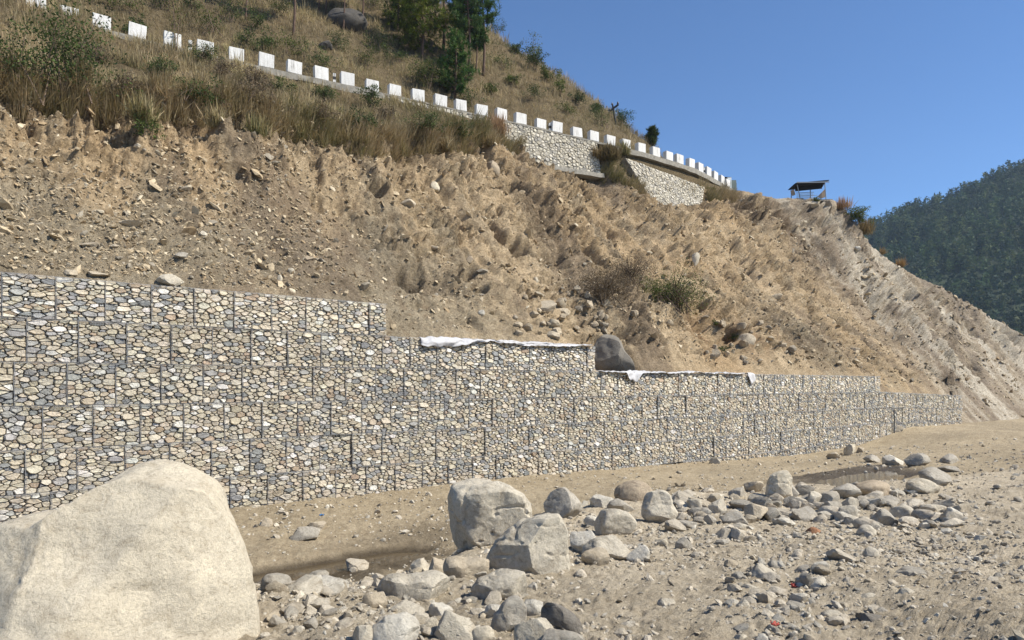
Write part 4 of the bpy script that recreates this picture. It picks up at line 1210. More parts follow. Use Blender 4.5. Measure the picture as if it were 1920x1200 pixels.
for b_, c_, l_, an in [((903, 302, 938, 336), 'brown', 'brown boulder jutting from the scarp under the roadside grass', .9), ((740, 374, 780, 394), 'tan', 'tan slab sticking out of the upper slope', .9),
  ((806, 340, 826, 362), 'cream', 'pale oval stone stuck in the upper slope', .3), ((220, 412, 270, 430), 'tan', 'long flat stone on the scree at the left', .8), ((326, 472, 354, 488), 'grey', 'bluish grey stone on the scree', .4),
  ((290, 514, 346, 545), 'pale', 'pale slab lying just above the wall top at the left', .8), ((1296, 472, 1312, 500), 'cream', 'upright cream shard on the slope right of the dry shrub', .9), ((1436, 550, 1466, 566), 'tan', 'tan block with a dark hollow beneath on the right slope', .9),
  ((1384, 624, 1418, 656), 'tan', 'rounded tan boulder low on the slope near the third course', .4), ((1003, 562, 1044, 592), 'tan', 'tan boulder in the debris heap', .5), ((1040, 574, 1070, 596), 'tan', 'second tan boulder right beside it in the debris heap', .5),
  ((996, 514, 1012, 534), 'cream', 'cream stone above the debris heap', .6), ((1095, 546, 1112, 564), 'pale', 'pale stone left of the debris heap shrub', .7), ((1120, 558, 1150, 582), 'tan', 'rounded stone in the debris below the dry shrub', .4),
  ((1018, 618, 1050, 640), 'tan', 'stone just above the cloth on the wall', .6), ((894, 580, 912, 594), 'white', 'small white stone on the slope above the long cloth', .7), ((1115, 596, 1140, 612), 'tan', 'stone at the foot of the debris heap', .5),
  ((538, 502, 554, 516), 'cream', 'small cream stone on the scree above the wall', .2), ((519, 514, 530, 532), 'cream', 'egg shaped stone on the scree above the wall', .1), ((200, 396, 224, 408), 'tan', 'dark shadowed stone on the left scree', .7),
  ((375, 432, 392, 446), 'pale', 'small pale stone in the scree', .5), ((205, 456, 225, 466), 'tan', 'flat tan stone low on the left scree', .8), ((150, 452, 186, 468), 'tan', 'flat stone at the left edge of the scree', .8),
  ((560, 478, 590, 494), 'brown', 'brown clod at the hollow in the lower slope', .7), ((803, 458, 824, 472), 'tan', 'tan stone midway down the central slope', .6), ((872, 480, 890, 496), 'brown', 'dark stone on the central slope', .8),
  ((560, 426, 582, 438), 'tan', 'sharp tan stone right of the scree', .9), ((335, 348, 362, 364), 'tan', 'block in the scarp at the upper left', .9), ((1590, 650, 1612, 664), 'brown', 'brown stone at the lower right slope', .7),
  ((1600, 462, 1616, 472), 'white', 'white stone below the bush beside the shelter', .6), ((480, 288, 496, 300), 'cream', 'cream stone under the grass edge', .5), ((250, 270, 268, 282), 'cream', 'cream stone under the left grass edge', .6),
  ((120, 505, 150, 522), 'tan', 'tan stone behind the wall at the far left', .7), ((156, 508, 205, 524), 'tan', 'long tan slab behind the wall top at the left', .7)]:
    slope_rock(b_, c_, l_, an, sub=4 if b_[2] - b_[0] > 24 else 3)
# grey outcrops in the grass above the road
slope_rock((612, 14, 690, 72), 'black', 'dark smooth rock outcrop among the pine trunks', .3, sub=5, rr=None, rough=.03)
slope_rock((590, 78, 628, 100), 'black', 'small dark outcrop in the grass below the large outcrop', .4)

# ------------------------------------------------------------------ loose stones
def scatter(name, P, sc3, colr, mat, sub=1, variants=12, seed=3, tilt=.35, rot=None):
    rg_ = rs_(seed); n = len(P)
    if n == 0: return None
    vi = rg_.randint(0, variants, n); Vs = []; Fs = []; Cs = []; off = 0
    for v in range(variants):
        U_, Fc = rock_unit(sub, rg_, .8, 7, (1, 1, 1), .04)
        idx = np.where(vi == v)[0]
        if not len(idx): continue
        az = rg_.uniform(0, TP, len(idx)); ca, sa = np.cos(az), np.sin(az)
        L = U_[None] * sc3[idx][:, None]
        x = L[..., 0] * ca[:, None] - L[..., 1] * sa[:, None]; y = L[..., 0] * sa[:, None] + L[..., 1] * ca[:, None]
        z = L[..., 2] + x * rg_.normal(0, tilt, (len(idx), 1)) + y * rg_.normal(0, tilt, (len(idx), 1))
        V = np.stack([x, y, z], -1) + P[idx][:, None]
        Vs.append(V.reshape(-1, 3)); Cs.append(np.repeat(colr[idx], len(U_), 0))
        Fs.append((np.arange(len(idx))[:, None, None] * len(U_) + Fc[None]).reshape(-1, 3) + off); off += len(idx) * len(U_)
    return mk(name, np.concatenate(Vs), np.concatenate(Fs), mat, np.concatenate(Cs), False)

def rcols(n, rg_, base=((.47, .415, .325), (.42, .37, .29), (.33, .30, .245), (.48, .44, .36), (.38, .325, .24)), p=(.34, .26, .16, .12, .12)):
    b = np.array(base)[rg_.choice(len(base), n, p=p)]
    return b * rg_.uniform(.82, 1.15, (n, 1))

rg2 = rs_(21)
def gravel_density(X, Y, x, y):
    c = fbm(st3(x * .45, y * .45, 0), 3, 401) + .5 * fbm(st3(x * 1.6, y * 1.6, 0), 2, 402)
    d = .22 + smooth(c, -.1, .5) * .8
    d = d + 1.2 * np.exp(-((X - 1650) / 190.) ** 2 - ((Y - 1010) / 70.) ** 2) + .9 * np.exp(-((X - 1460) / 90.) ** 2 - ((Y - 1130) / 70.) ** 2) + .9 * np.exp(-((X - 1260) / 60.) ** 2 - ((Y - 1005) / 25.) ** 2) + .8 * np.exp(-((X - 620) / 160.) ** 2 - ((Y - 1140) / 40.) ** 2)
    d = d + .9 * np.exp(-((X - 1740) / 90.) ** 2 - ((Y - 930) / 30.) ** 2) + .5 * np.exp(-((X - 520) / 90.) ** 2 - ((Y - 985) / 25.) ** 2)
    return d
def ground_samples(n, ylo, yhi, rg_):
    X = rg_.uniform(-120, 2060, n); yv = np.exp(rg_.uniform(math.log(ylo), math.log(yhi), n))
    x = yv * (X - 960) / FP
    t, r = xy2tr(x, yv)
    Y = HY - FP * ground_base(x, yv) / yv
    ok = (r < 18.75) & (rg_.uniform(0, 1.6, n) < gravel_density(X, Y, x, yv))
    inpool = ((t > 3.5) & (t < 8.6) & (np.abs(r - 13.9) < .6)) | ((t > 19) & (t < 28) & (np.abs(r - 10.2) < 1.2))
    ok &= ~(inpool & (rg_.uniform(0, 1, n) < .93))
    # nothing inside the huge corner boulder
    ok &= ~((X < 470) & (yv < 6.2) & (yv > 3.4))
    return x[ok], yv[ok]
x, y = ground_samples(60000, 3.2, 40, rg2)
z = ground_z(x, y)
s_m = np.exp(rg2.normal(-3.95, .5, len(x))) * (y / 8) ** .55
s_m = np.clip(s_m, .007, .13)
fl = rg2.uniform(.35, .8, len(x))
sc3 = np.stack([s_m, s_m * rg2.uniform(.6, 1, len(x)), s_m * fl], -1)
g_ = scatter('gravel', np.stack([x, y, z + s_m * fl * .25], -1), sc3, rcols(len(x), rg2), M['pebble'], 1, 14, 5)
tag(g_, 'loose gravel and chips strewn over the grey silt', kind='stuff')
# cobbles one could pick up one by one
x, y = ground_samples(1150, 4.2, 30, rg2)
x = x[:215]; y = y[:215]; z = ground_z(x, y)
cobs = [rock_unit(2, rs_(900 + k), .3 + .06 * k, 9) for k in range(10)]
cmesh = []
for V_, F_ in cobs:
    pass
for i in range(len(x)):
    k = i % 10; s = float(np.clip(rg2.uniform(.035, .075) * (y[i] / 7) ** .6, .03, .16))
    V_, F_ = cobs[k]
    c = rcols(1, rg2)[0]
    o = mk('cobble', V_ * np.array([s, s * .8, s * rg2.uniform(.4, .75)]), F_, M['rock'], np.broadcast_to(c, (len(V_), 3)), 'auto', None, (x[i], y[i], z[i] + s * .22))
    o.rotation_euler = (rg2.normal(0, .15), rg2.normal(0, .15), rg2.uniform(0, TP))
    tag(o, 'small grey cobble lying loose among many like it on the silt', 'cobble', 'cobbles scattered on the river bed')

# the heap of angular stones at the bottom and along the row
hp = []
rgh = rs_(88)
while len(hp) < 205:
    k = rgh.uniform(0, 1)
    if k < .22: X_, Y_ = rgh.normal(610, 70), rgh.normal(1140, 28)
    elif k < .45: X_, Y_ = rgh.normal(800, 130), rgh.normal(1135, 38)
    elif k < .85: X_, Y_ = rgh.uniform(1265, 1800), rgh.normal(958, 22)
    else: X_, Y_ = rgh.normal(1480, 80), rgh.normal(1110, 45)
    if X_ < 500 or Y_ > 1195 or Y_ < 905: continue
    hp.append((X_, Y_))
LM = [(916, 965, 'great split boulder'), (1000, 1020, 'tall buff boulder'), (1055, 945, 'grey brown boulder'), (1150, 980, 'round speckled boulder'), (1237, 953, 'blocky boulder'), (1097, 1012, 'flat topped white boulder'), (1141, 1030, 'low pale domed boulder'),
 (1200, 1040, 'white angular boulder'), (930, 1103, 'wedge shaped boulder'), (776, 1105, 'long flat slab'), (874, 1066, 'table topped boulder'), (740, 1185, 'white faceted boulder'), (955, 1158, 'angular grey brown rock'), (1060, 1162, 'dark leaning slab'), (516, 1092, 'banded grey stone'),
 (610, 1093, 'whitish slab at the puddle'), (1460, 912, 'standing cream boulder'), (1412, 960, 'brown wedge'), (1305, 947, 'square cut stone'), (1344, 952, 'rounded pale stone'), (1376, 972, 'flattish grey stone'), (1512, 966, 'long grey stone'), (1527, 938, 'saddle shaped stone'), (1580, 922, 'broad grey boulder'),
 (1631, 916, 'long brown boulder'), (1590, 963, 'egg shaped stone'), (1625, 996, 'smooth oblong stone'), (1657, 971, 'dark veined stone'), (1691, 961, 'pale boulder beside the dark veined stone'), (1726, 913, 'round cream boulder'), (1748, 895, 'pointed grey boulder'), (1788, 962, 'white stone at the right edge'), (1434, 1076, 'flat pale slab'), (1490, 1103, 'red litter'), (1560, 1156, 'lone oval cobble'), (1288, 982, 'grey rounded stone of the row')]
def rel(X_, Y_):
    k = int(np.argmin([(a - X_) ** 2 + 3 * (b - Y_) ** 2 for a, b, _ in LM])); a, b, nm = LM[k]
    dx, dy = X_ - a, (Y_ - b) * 1.7
    w_ = ('right of' if dx > 0 else 'left of') if abs(dx) > abs(dy) else ('in front of' if dy > 0 else 'behind')
    return w_ + ' the ' + nm
hvar = [rock_unit(3, rs_(700 + q_), .9, 8) for q_ in range(12)]
for i, (X_, Y_) in enumerate(hp):
    gx, gy, gz = hit_ground(X_, Y_); s = gy / FP * rgh.uniform(9, 28)
    V_, F_ = hvar[i % 12]; c = rcols(1, rgh)[0]
    o = mk('stone_block', V_ * np.array([s, s * rgh.uniform(.6, .9), s * rgh.uniform(.4, .75)]), F_, M['rock'], np.broadcast_to(c, (len(V_), 3)), 'auto', None, (gx, gy, gz + s * .22))
    o.rotation_euler = (rgh.normal(0, .22), rgh.normal(0, .22), rgh.uniform(0, TP))
    tag(o, ('small' if s < gy / FP * 12 else 'medium' if s < gy / FP * 17 else 'larger') + ' broken angular stone ' + rel(X_, Y_), 'stone', 'angular stones heaped at the bottom' if Y_ > 1040 and X_ < 1200 else 'angular stones filling the rock row')

dvar = [rock_unit(2, rs_(820 + q_), .9, 8) for q_ in range(10)]
for i in range(64):
    if i < 44: X_, Y_ = rgh.normal(1050, 75), rgh.normal(592, 28)
    else: X_, Y_ = rgh.uniform(1300, 1480), rgh.uniform(600, 680)
    if Y_ > 680 or (Y_ > 628 and X_ < 1110): continue
    hx_, hy2_, hz_, _, _ = hit_hill(X_, Y_); s = hy2_ / FP * rgh.uniform(5, 13)
    V_, F_ = dvar[i % 10]; c = rcols(1, rgh, ((.42, .35, .25), (.34, .28, .20), (.28, .24, .18)), (.4, .35, .25))[0]
    o = mk('debris_stone', V_ * np.array([s, s * .8, s * rgh.uniform(.5, .85)]), F_, M['rock'], np.broadcast_to(c, (len(V_), 3)), 'auto', None, (hx_, hy2_ - s * .2, hz_ + s * .15))
    o.rotation_euler = (rgh.normal(0, .4), rgh.normal(0, .4), rgh.uniform(0, TP))
    tag(o, 'angular stone lying in the debris heap below the dry bushes' if i < 44 else 'angular stone on the dark scree above the third course', 'stone', 'stones of the debris heap' if i < 44 else 'stones on the dark scree')

# scree and clods on the landslide
n = 36000
X = rg2.uniform(-40, 1960, n); f_ = rg2.uniform(0.02, 1, n)
U_ = (X - 960) / FP; rpv = U_ * ND[0] + ND[1]; tpv = U_ * WD[0] + WD[1]
rmax_ = np.array([np.interp(a, [0, 400, 700, 1000, 1200, 1400, 1600, 1800, 1960], [27, 28, 30, 34, 35, 35.5, 31, 26, 20]) for a in X])
rmin_ = np.interp(X, [0, 1780, 1960], [19.9, 19.9, 14])
rv = rmin_ + (rmax_ - rmin_) * f_
tv = rv * tpv / rpv
cl = fbm(st3(tv * .5, rv * .35, 0), 3, 411) + .6 * fbm(st3(tv * 1.7, rv * 1.3, 0), 2, 413)
lowleft = (1 - smooth(X, 500, 760)) * (1 - smooth(f_, .45, .8))
deb = blob(tv, rv, 26, 24, 3.5, 2.5) + blob(tv, rv, 44, 23, 6, 2.5) + blob(tv, rv, 56, 33, 6, 2)
keep = rg2.uniform(0, 1, n) < (.24 + .55 * smooth(cl, 0, .45) + .45 * lowleft + .8 * deb)
tv = tv[keep]; rv = rv[keep]; X = X[keep]
x, y, z = hill_xyz(tv, rv)
s_m = np.exp(rg2.normal(-3.1, .55, len(x))) * (y / 26) ** .7
s_m = np.clip(s_m, .018, .30)
sc3 = np.stack([s_m, s_m * rg2.uniform(.5, 1, len(x)), s_m * rg2.uniform(.3, .7, len(x))], -1)
cc = rcols(len(x), rg2, ((.44, .355, .235), (.36, .285, .185), (.27, .235, .18), (.50, .43, .31), (.30, .22, .13)), (.38, .28, .12, .10, .12))
sc_o = scatter('scree', np.stack([x, y, z], -1), sc3, cc, M['pebble'], 1, 14, 6, .5)
tag(sc_o, 'loose stones and clods scattered over the landslide face', kind='stuff')

# ------------------------------------------------------------------ roadside masonry and parapet
def on_road(X, dr=0.0):
    """(t, r) where the ray column X crosses the road edge line"""
    u = (X - 960) / FP; rp_ = u * ND[0] + ND[1]; tp_ = u * WD[0] + WD[1]
    r = np.linspace(30, 50, 4000); t = r * tp_ / rp_
    i = int(np.argmin(np.abs(r - dr - np.interp(t, T, c2r)))); return t[i], r[i]
def road_r(t): return float(np.interp(t, T, c2r))
ZR = 18.55
def masonry(name, TL, TR, BL, BR, label, tile=2.4, seed=5, mcol=(.40, .37, .30)):
    """mortared rubble wall between four corners given as (t, r, z)"""
    rgm = rs_(seed)
    C4 = [np.array([*tr2xy(a, b), c]) for a, b, c in (TL, TR, BL, BR)]
    L = (np.linalg.norm(C4[1] - C4[0]) + np.linalg.norm(C4[3] - C4[2])) / 2; H = (np.linalg.norm(C4[0] - C4[2]) + np.linalg.norm(C4[1] - C4[3])) / 2
    nrm = np.cross(C4[1] - C4[0], C4[0] - C4[2]); nrm /= np.linalg.norm(nrm)
    if nrm[1] > 0: nrm = -nrm
    org = C4[2]
    def mp(V):
        a = (V[:, 0] / L)[:, None]; b = (V[:, 2] / H)[:, None]
        return (C4[2] * (1 - a) + C4[3] * a) * (1 - b) + (C4[0] * (1 - a) + C4[1] * a) * b - nrm * V[:, 1:2] - org
    rt = empty(name, org); tag(rt, label, 'stone wall')
    acc = Acc(); nT = int(math.ceil(L / tile)); w_ = L / nT
    for i in range(nT):
        for P, cxy, A in pack(w_, H, rgm, rgm.uniform(1.1, 1.5), ((.21, 1.3), (.16, 4), (.115, 8), (.08, 10)), 14):
            V, q_, tr_ = stone_geo(P, cxy, A, rgm, 8, .012, False)
            V = V + np.array([cxy[0] + i * w_, 0, cxy[1]])
            c = np.array([(.50, .46, .37), (.42, .38, .30), (.55, .51, .43), (.33, .31, .27)][rgm.choice(4, p=[.4, .3, .15, .15])]) * rgm.uniform(.85, 1.12)
            acc.add(mp(V), np.concatenate([q_[:, [0, 1, 2]], q_[:, [0, 2, 3]], tr_]), np.broadcast_to(c, (len(V), 3)))
    o = acc.build('stone', M['gstone'], rt); o['kind'] = 'stuff'
    # mortar bed with an uneven face behind the stones
    nx, nz = int(L * 3), int(H * 3); g = np.array([[i * L / nx, .022, j * H / nz] for j in range(nz + 1) for i in range(nx + 1)])
    fr_ = mp(g); bkV = mp(g + np.array([0, .6, 0]))
    f1 = fan_faces(nz + 1, nx + 1)
    n0 = len(fr_); top = np.array([[nz * (nx + 1) + i, nz * (nx + 1) + i + 1, nz * (nx + 1) + i + 1 + n0, nz * (nx + 1) + i + n0] for i in range(nx)])
    sid = np.array([[j * (nx + 1), (j + 1) * (nx + 1), (j + 1) * (nx + 1) + n0, j * (nx + 1) + n0] for j in range(nz)]); sid2 = sid + nx
    bot = np.array([[i, i + 1, i + 1 + n0, i + n0] for i in range(nx)])
    mo = mk('mortar', np.concatenate([fr_, bkV]), np.concatenate([f1, f1 + n0, top, sid, sid2, bot]), M['conc'], None, False, rt)
    return rt, mp, L, H
wl1 = None
for k, (ta, tb, zb0, zb1, lb) in enumerate(((21.0, 26.0, 15.6, 15.2, 'left part of the roadside stone wall, half buried by dry grass'), (26.0, 31.6, 15.0, 15.7, 'pale stone wall under the parapet blocks, left of the overhanging dark grass'),
                                        (31.6, 37.6, 15.7, 15.9, 'pale stone wall under the parapet blocks, running into the overhanging dark grass'))):
    rt, mp, L_, H_ = masonry('retaining_wall', (ta, road_r(ta) - .42, ZR - .12), (tb, road_r(tb) - .42, ZR - .12), (ta, road_r(ta) - .85, zb0), (tb, road_r(tb) - .85, zb1), lb, seed=40 + k)
    if k:   # concrete footing ledge exposed below the stones
        V = []; n_ = 14
        for i in range(n_ + 1):
            a = i / n_; tm = ta + (tb - ta) * a; zt = zb0 + (zb1 - zb0) * a - .02 + rnd.uniform(-.03, .03)
            for dr_, zz_b in ((-1.22, zt - .34 + rnd.uniform(-.05, .05)), (-1.20, zt), (-.6, zt + .03), (-.6, zt - .4)):
                x, y = tr2xy(tm, road_r(tm) + dr_ + rnd.uniform(-.02, .02)); V.append((x - rt.location.x, y - rt.location.y, zz_b - rt.location.z))
        Fq = [(i * 4 + q_, i * 4 + (q_ + 1) % 4, i * 4 + 4 + (q_ + 1) % 4, i * 4 + 4 + q_) for i in range(n_) for q_ in range(4)] + [(3, 2, 1, 0), (n_ * 4, n_ * 4 + 1, n_ * 4 + 2, n_ * 4 + 3)]
        mk('footing', np.array(V), np.array(Fq), M['conc'], None, False, rt)
masonry('retaining_wall', (39.9, 35.3, 17.55), (49.9, 35.1, 17.05), (41.9, 34.0, 13.8), (48.2, 34.2, 15.05), 'slanting stone wall right of the overhanging dark grass, its foot broken away', seed=50)
masonry('retaining_wall', (50.2, 36.0, 17.9), (54.6, 36.4, 18.3), (50.4, 35.6, 16.7), (54.0, 36.1, 17.5), 'short grey stone wall stub below the last parapet blocks', seed=51)

# concrete kerb carrying the blocks
def kerb(t0, t1, h0, label):
    n = int((t1 - t0) * 1.2); V = []
    for i in range(n + 1):
        t = t0 + (t1 - t0) * i / n; r = road_r(t)
        j = rnd.uniform(-.05, .03); h = h0 + rnd.uniform(-.06, .06)
        for dr, z in ((-.46, ZR - h), (-.46, ZR - .02 + j), (.10, ZR + .0 + j), (.10, ZR - h)):
            x, y = tr2xy(t, r + dr); V.append((x, y, z))
    Fq = []
    for i in range(n):
        for k in range(4): Fq.append((i * 4 + k, i * 4 + (k + 1) % 4, i * 4 + 4 + (k + 1) % 4, i * 4 + 4 + k))
    Fq += [(3, 2, 1, 0), (n * 4, n * 4 + 1, n * 4 + 2, n * 4 + 3)]
    V = np.array(V); o = mk('road_kerb', V - V[0], np.array(Fq), M['conc'], None, False, None, V[0])
    return tag(o, label, 'kerb')
kerb(-3, 20.9, .42, 'weathered concrete kerb under the white blocks on the left half of the road')
kerb(20.95, 39.5, .14, 'thin concrete coping on top of the pale roadside stone wall')
kerb(39.55, 56.8, .42, 'concrete kerb stepping down under the last white blocks')
bX = [68, 130, 190, 257, 323, 384, 443, 499, 551, 602, 651, 697, 739, 783, 825, 863, 902, 939, 975, 1013, 1043, 1081, 1112, 1143, 1172, 1201, 1228, 1252, 1272, 1294, 1311, 1326, 1339, 1352, 1362]
bl_sig = {1: 'cut by the left edge of the photo', 2: 'with dry grass across its foot', 3: 'hidden behind the round green bush', 4: 'behind the thin sapling', 5: 'with twigs across its top', 6: 'streaked with black at its right end',
          7: 'on the bare concrete kerb', 8: 'on a taller piece of kerb', 9: 'just left of a striped guide post', 10: 'just right of a striped guide post', 11: 'above a dark leafy bush', 12: 'mostly hidden in straw coloured grass', 13: 'left of the thicket under the pines'}
rgb_ = rs_(77)
nb_ = 0
for i, X in enumerate(bX):
    t, r = on_road(X, -.18)
    x, y = tr2xy(t, r)
    # direction of the road here
    dr_ = (road_r(t + .5) - road_r(t - .5)); dv = WD + ND * dr_; ang = math.atan2(dv[1], dv[0])
    hw = .42 + rgb_.normal(0, .012); hh = .37 + rgb_.normal(0, .012)
    bm = bmesh.new(); bmesh.ops.create_cube(bm, size=1.0)
    for v in bm.verts: v.co = Vector((v.co.x * hw * 2, v.co.y * .40, v.co.z * hh * 2 + hh)) + Vector(rgb_.uniform(-.015, .015, 3))
    bmesh.ops.bevel(bm, geom=bm.edges[:], offset=.015, segments=1, affect='EDGES')
    me = bpy.data.meshes.new('parapet_block'); bm.to_mesh(me); bm.free(); me.materials.append(M['white'])
    o = bpy.data.objects.new('parapet_block', me); COL.objects.link(o); o.location = (x, y, ZR + .0)
    o.rotation_euler = (rgb_.normal(0, .015), rgb_.normal(0, .02), ang + rgb_.normal(0, .03))
    if i == 0: lab = 'white parapet block beyond the left edge of the photo'
    else:
        lab = f'whitewashed parapet block, {ordinal(i)} from the left along the road' + (', ' + bl_sig[i] if i in bl_sig else '')
    w_ = lab.split()
    if len(w_) > 16: lab = f'whitewashed parapet block {bl_sig[i]}'
    tag(o, lab, 'parapet block', 'whitewashed parapet blocks along the road edge')
M['black'] = simple('black_paint', (.03, .03, .03), .7)
for X, lab in ((357, 'small striped guide post between the blocks near the thin sapling'), (627, 'small striped guide post between the ninth and tenth blocks'), (1031, 'small striped guide post pressed against a block above the pale stone wall'), (1320, 'small striped guide post among the last blocks')):
    t, r = on_road(X, -.1); x, y = tr2xy(t, r)
    rt = empty('guide_post', (x, y, ZR - .02), .3); tag(rt, lab, 'guide post', 'striped guide posts on the road edge')
    for z0p, z1p, mt, nm in ((0, .26, 'white', 'base'), (.26, .46, 'black', 'band'), (.46, .66, 'white', 'top')):
        mb = MB(); mb.box((0, 0, (z0p + z1p) / 2), (.085, .085, (z1p - z0p) / 2 - .001)); mb.build(nm, M[mt], rt)

# ------------------------------------------------------------------ shelter, gate post and pole
M['tin'] = simple('dark_roof_sheet', (.014, .014, .016), .8, .1, var=(3, .7, 1.4))
M['steel'] = simple('grey_painted_steel', (.26, .28, .30), .5, .3)
M['board'] = simple('brown_board', (.36, .27, .19), .8, var=(5, .8, 1.2))
M['green'] = simple('green_grey_sheet', (.12, .15, .14), .6, var=(3, .8, 1.2))
M['palepost'] = simple('pale_painted_post', (.62, .66, .66), .6, var=(4, .9, 1.05))
hx, hy, hz, ht_, hr_ = hit_hill(1522, 374, 25)
hy_ = 67.0; hx = (1521 - 960) / FP * hy_; hzb = (HY - 372) / FP * hy_
k = hy_ / FP
rt = empty('shelter', (hx, hy_ + .5, hzb - .15), -.05)
tag(rt, 'small open roadside shelter with a dark tin roof on the cliff edge', 'shelter')
def loc(px, py, d=0.0):        # metres in the shelter frame for a front point given by photo pixels
    return np.array([(px - 1521) * k, d, (374 - py) * k + .15])
mb = MB()
A_, B_ = loc(1496, 343, -.3), loc(1556, 338.5, -.3)
dpt = 1.9
rid = [A_ + np.array([.1, .9, .14]), B_ + np.array([0, .9, .12])]
bk_ = [A_ + np.array([-.1, dpt, -.12]), B_ + np.array([.1, dpt, -.12])]
def sheet(mb, P, th=.07):
    P = np.array(P); n = np.array([0, 0, th]); V = np.concatenate([P, P - n])
    mb.add(V, np.array([[0, 1, 2, 3], [7, 6, 5, 4], [0, 4, 5, 1], [1, 5, 6, 2], [2, 6, 7, 3], [3, 7, 4, 0]]))
sheet(mb, [A_, B_, rid[1], rid[0]]); sheet(mb, [rid[0] + [0, .003, .003], rid[1] + [0, .003, .003], bk_[1], bk_[0]])
sheet(mb, [A_ + [-.05, .02, .0], rid[0] + [-.02, 0, -.01], bk_[0] + [-.05, 0, 0], loc(1487, 351, .6)])
mb.build('roof', M['tin'], rt)
mb = MB(); sheet(mb, [A_ + [.3, 1.2, -.05], B_ + [-.2, 1.2, -.05], B_ + [-.2, 1.25, -.5], A_ + [.3, 1.25, -.5]], .02); mb.build('roof_shade_sheet', M['tin'], rt)  # dark sheet added under the roof to stand for its shaded underside
mb = MB(); mb.box((A_ + B_) / 2 + [0, -.02, -.10], ((B_[0] - A_[0]) / 2, .015, .055), 0, axes=None); mb.build('fascia', M['steel'], rt)
def post(p0, p1, r=.045):
    mb = MB(); mb.tube([p0, p1], r, 6); mb.build('post', M['steel'], rt)
post(loc(1506, 376), loc(1499, 345)); post(loc(1553, 378), loc(1550, 341)); post(loc(1499, 376, 1.6), loc(1499, 350, 1.6)); post(loc(1535, 374, 1.6), loc(1535, 347, 1.6)); post(loc(1524, 374), loc(1524, 364), .03)
mb = MB()
for z_ in (356, 366.5, 371): mb.tube([loc(1503, z_, .9 if z_ < 360 else .02), loc(1537, z_ - 1, .9 if z_ < 360 else .02)], .022, 4)
mb.build('rail', M['steel'], rt)
for i in range(16):
    mb = MB(); px = 1505 + i * 2.0; mb.box((loc(px, 356, .9) + loc(px, 366, .9)) / 2, (.018, .01, 5 * k)); mb.build('slat', M['palepost'], rt)
mb = MB(); sheet(mb, [loc(1537, 368, .1), loc(1551, 354, .1), loc(1552, 368, .12), loc(1545, 371, .12)], .03); mb.build('panel', M['board'], rt)
mb = MB(); sheet(mb, [loc(1489, 354, .4), loc(1496, 352, .4), loc(1499, 361, .45), loc(1493, 364, .4)], .03); mb.build('sign_board', M['board'], rt)
mb = MB(); mb.box((loc(1529, 374, 1.2)) + [0, 0, -.12], (1.75, 1.5, .08), j=.02); mb.build('floor', M['conc'], rt)
slope_rock((1534, 374, 1570, 410), 'brown', 'dark overhanging block of earth and rock under the right end of the shelter', .9, sub=5, rough=.12)
slope_rock((1500, 376, 1540, 392), 'tan', 'crumbling ledge of pale earth under the left end of the shelter', .9, sub=4, rough=.12)
# boarded gate post at the end of the parapet
gy = 64.6; k2 = gy / FP
rt = empty('barrier', ((1370 - 960) * k2, gy, (HY - 354) * k2 - .1), .15); tag(rt, 'pale post between two dark green sheet panels where the road ends', 'barrier')
mb = MB(); mb.box((-.22, 0, .55), (.20, .20, .58), j=.01); mb.build('post', M['palepost'], rt)
mb = MB(); mb.box((-.78, .25, .50), (.32, .02, .52)); mb.build('panel', M['green'], rt)
mb = MB(); mb.box((.32, .12, .48), (.30, .02, .50)); mb.build('panel', M['green'], rt)
mb = MB(); mb.box((.68, .3, .42), (.07, .02, .38)); mb.build('panel', M['green'], rt)
mb = MB(); mb.box((-.5, .1, 1.13), (.5, .3, .02)); mb.build('cap', M['tin'], rt)

# utility pole leaning out behind the crest
px_ = hit_hill(1158, 238, 42)
py_ = px_[1] + 1.0; k3 = py_ / FP
M['insul'] = simple('dark_insulator', (.05, .045, .05), .4)
rt = empty('utility_pole', ((1156 - 960) * k3, py_, (HY - 243) * k3)); tag(rt, 'leaning steel utility pole with a tilted crossarm on the skyline', 'utility pole')
mb = MB(); mb.tube([(0, 0, 0), (-7 * k3, 0, 45 * k3)], .085, 6); mb.build('pole', M['black'], rt)
a0 = np.array([-13 * k3, -.12, 34 * k3]); a1 = np.array([3 * k3, -.12, 46 * k3])
mb = MB(); mb.tube([a0, a1], .10, 4); mb.build('crossarm', M['black'], rt)
for q_ in (a0, a1 * .98 + a0 * .02, np.array([-7.5 * k3, 0, 45 * k3])):
    mb = MB(); mb.tube([q_ + [0, 0, .02], q_ + [-.03, 0, .12], q_ + [-.05, 0, .28]], [.05, .11, .05], 6); mb.build('insulator', M['insul'], rt)
mb = MB()
w0 = np.array([rt.location.x, rt.location.y, rt.location.z]) + a0
w1 = np.array([(905 - 960) / FP * 70, 70, (HY - 90) / FP * 70])
pts = [w0 * (1 - s) + w1 * s - np.array([0, 0, 1.2 * math.sin(math.pi * s)]) for s in np.linspace(0, 1, 12)]
mb.tube(pts, .012, 3, cap=False); tag(mb.build('power_line', M['black']), 'thin power line running uphill from the leaning pole', 'cable')

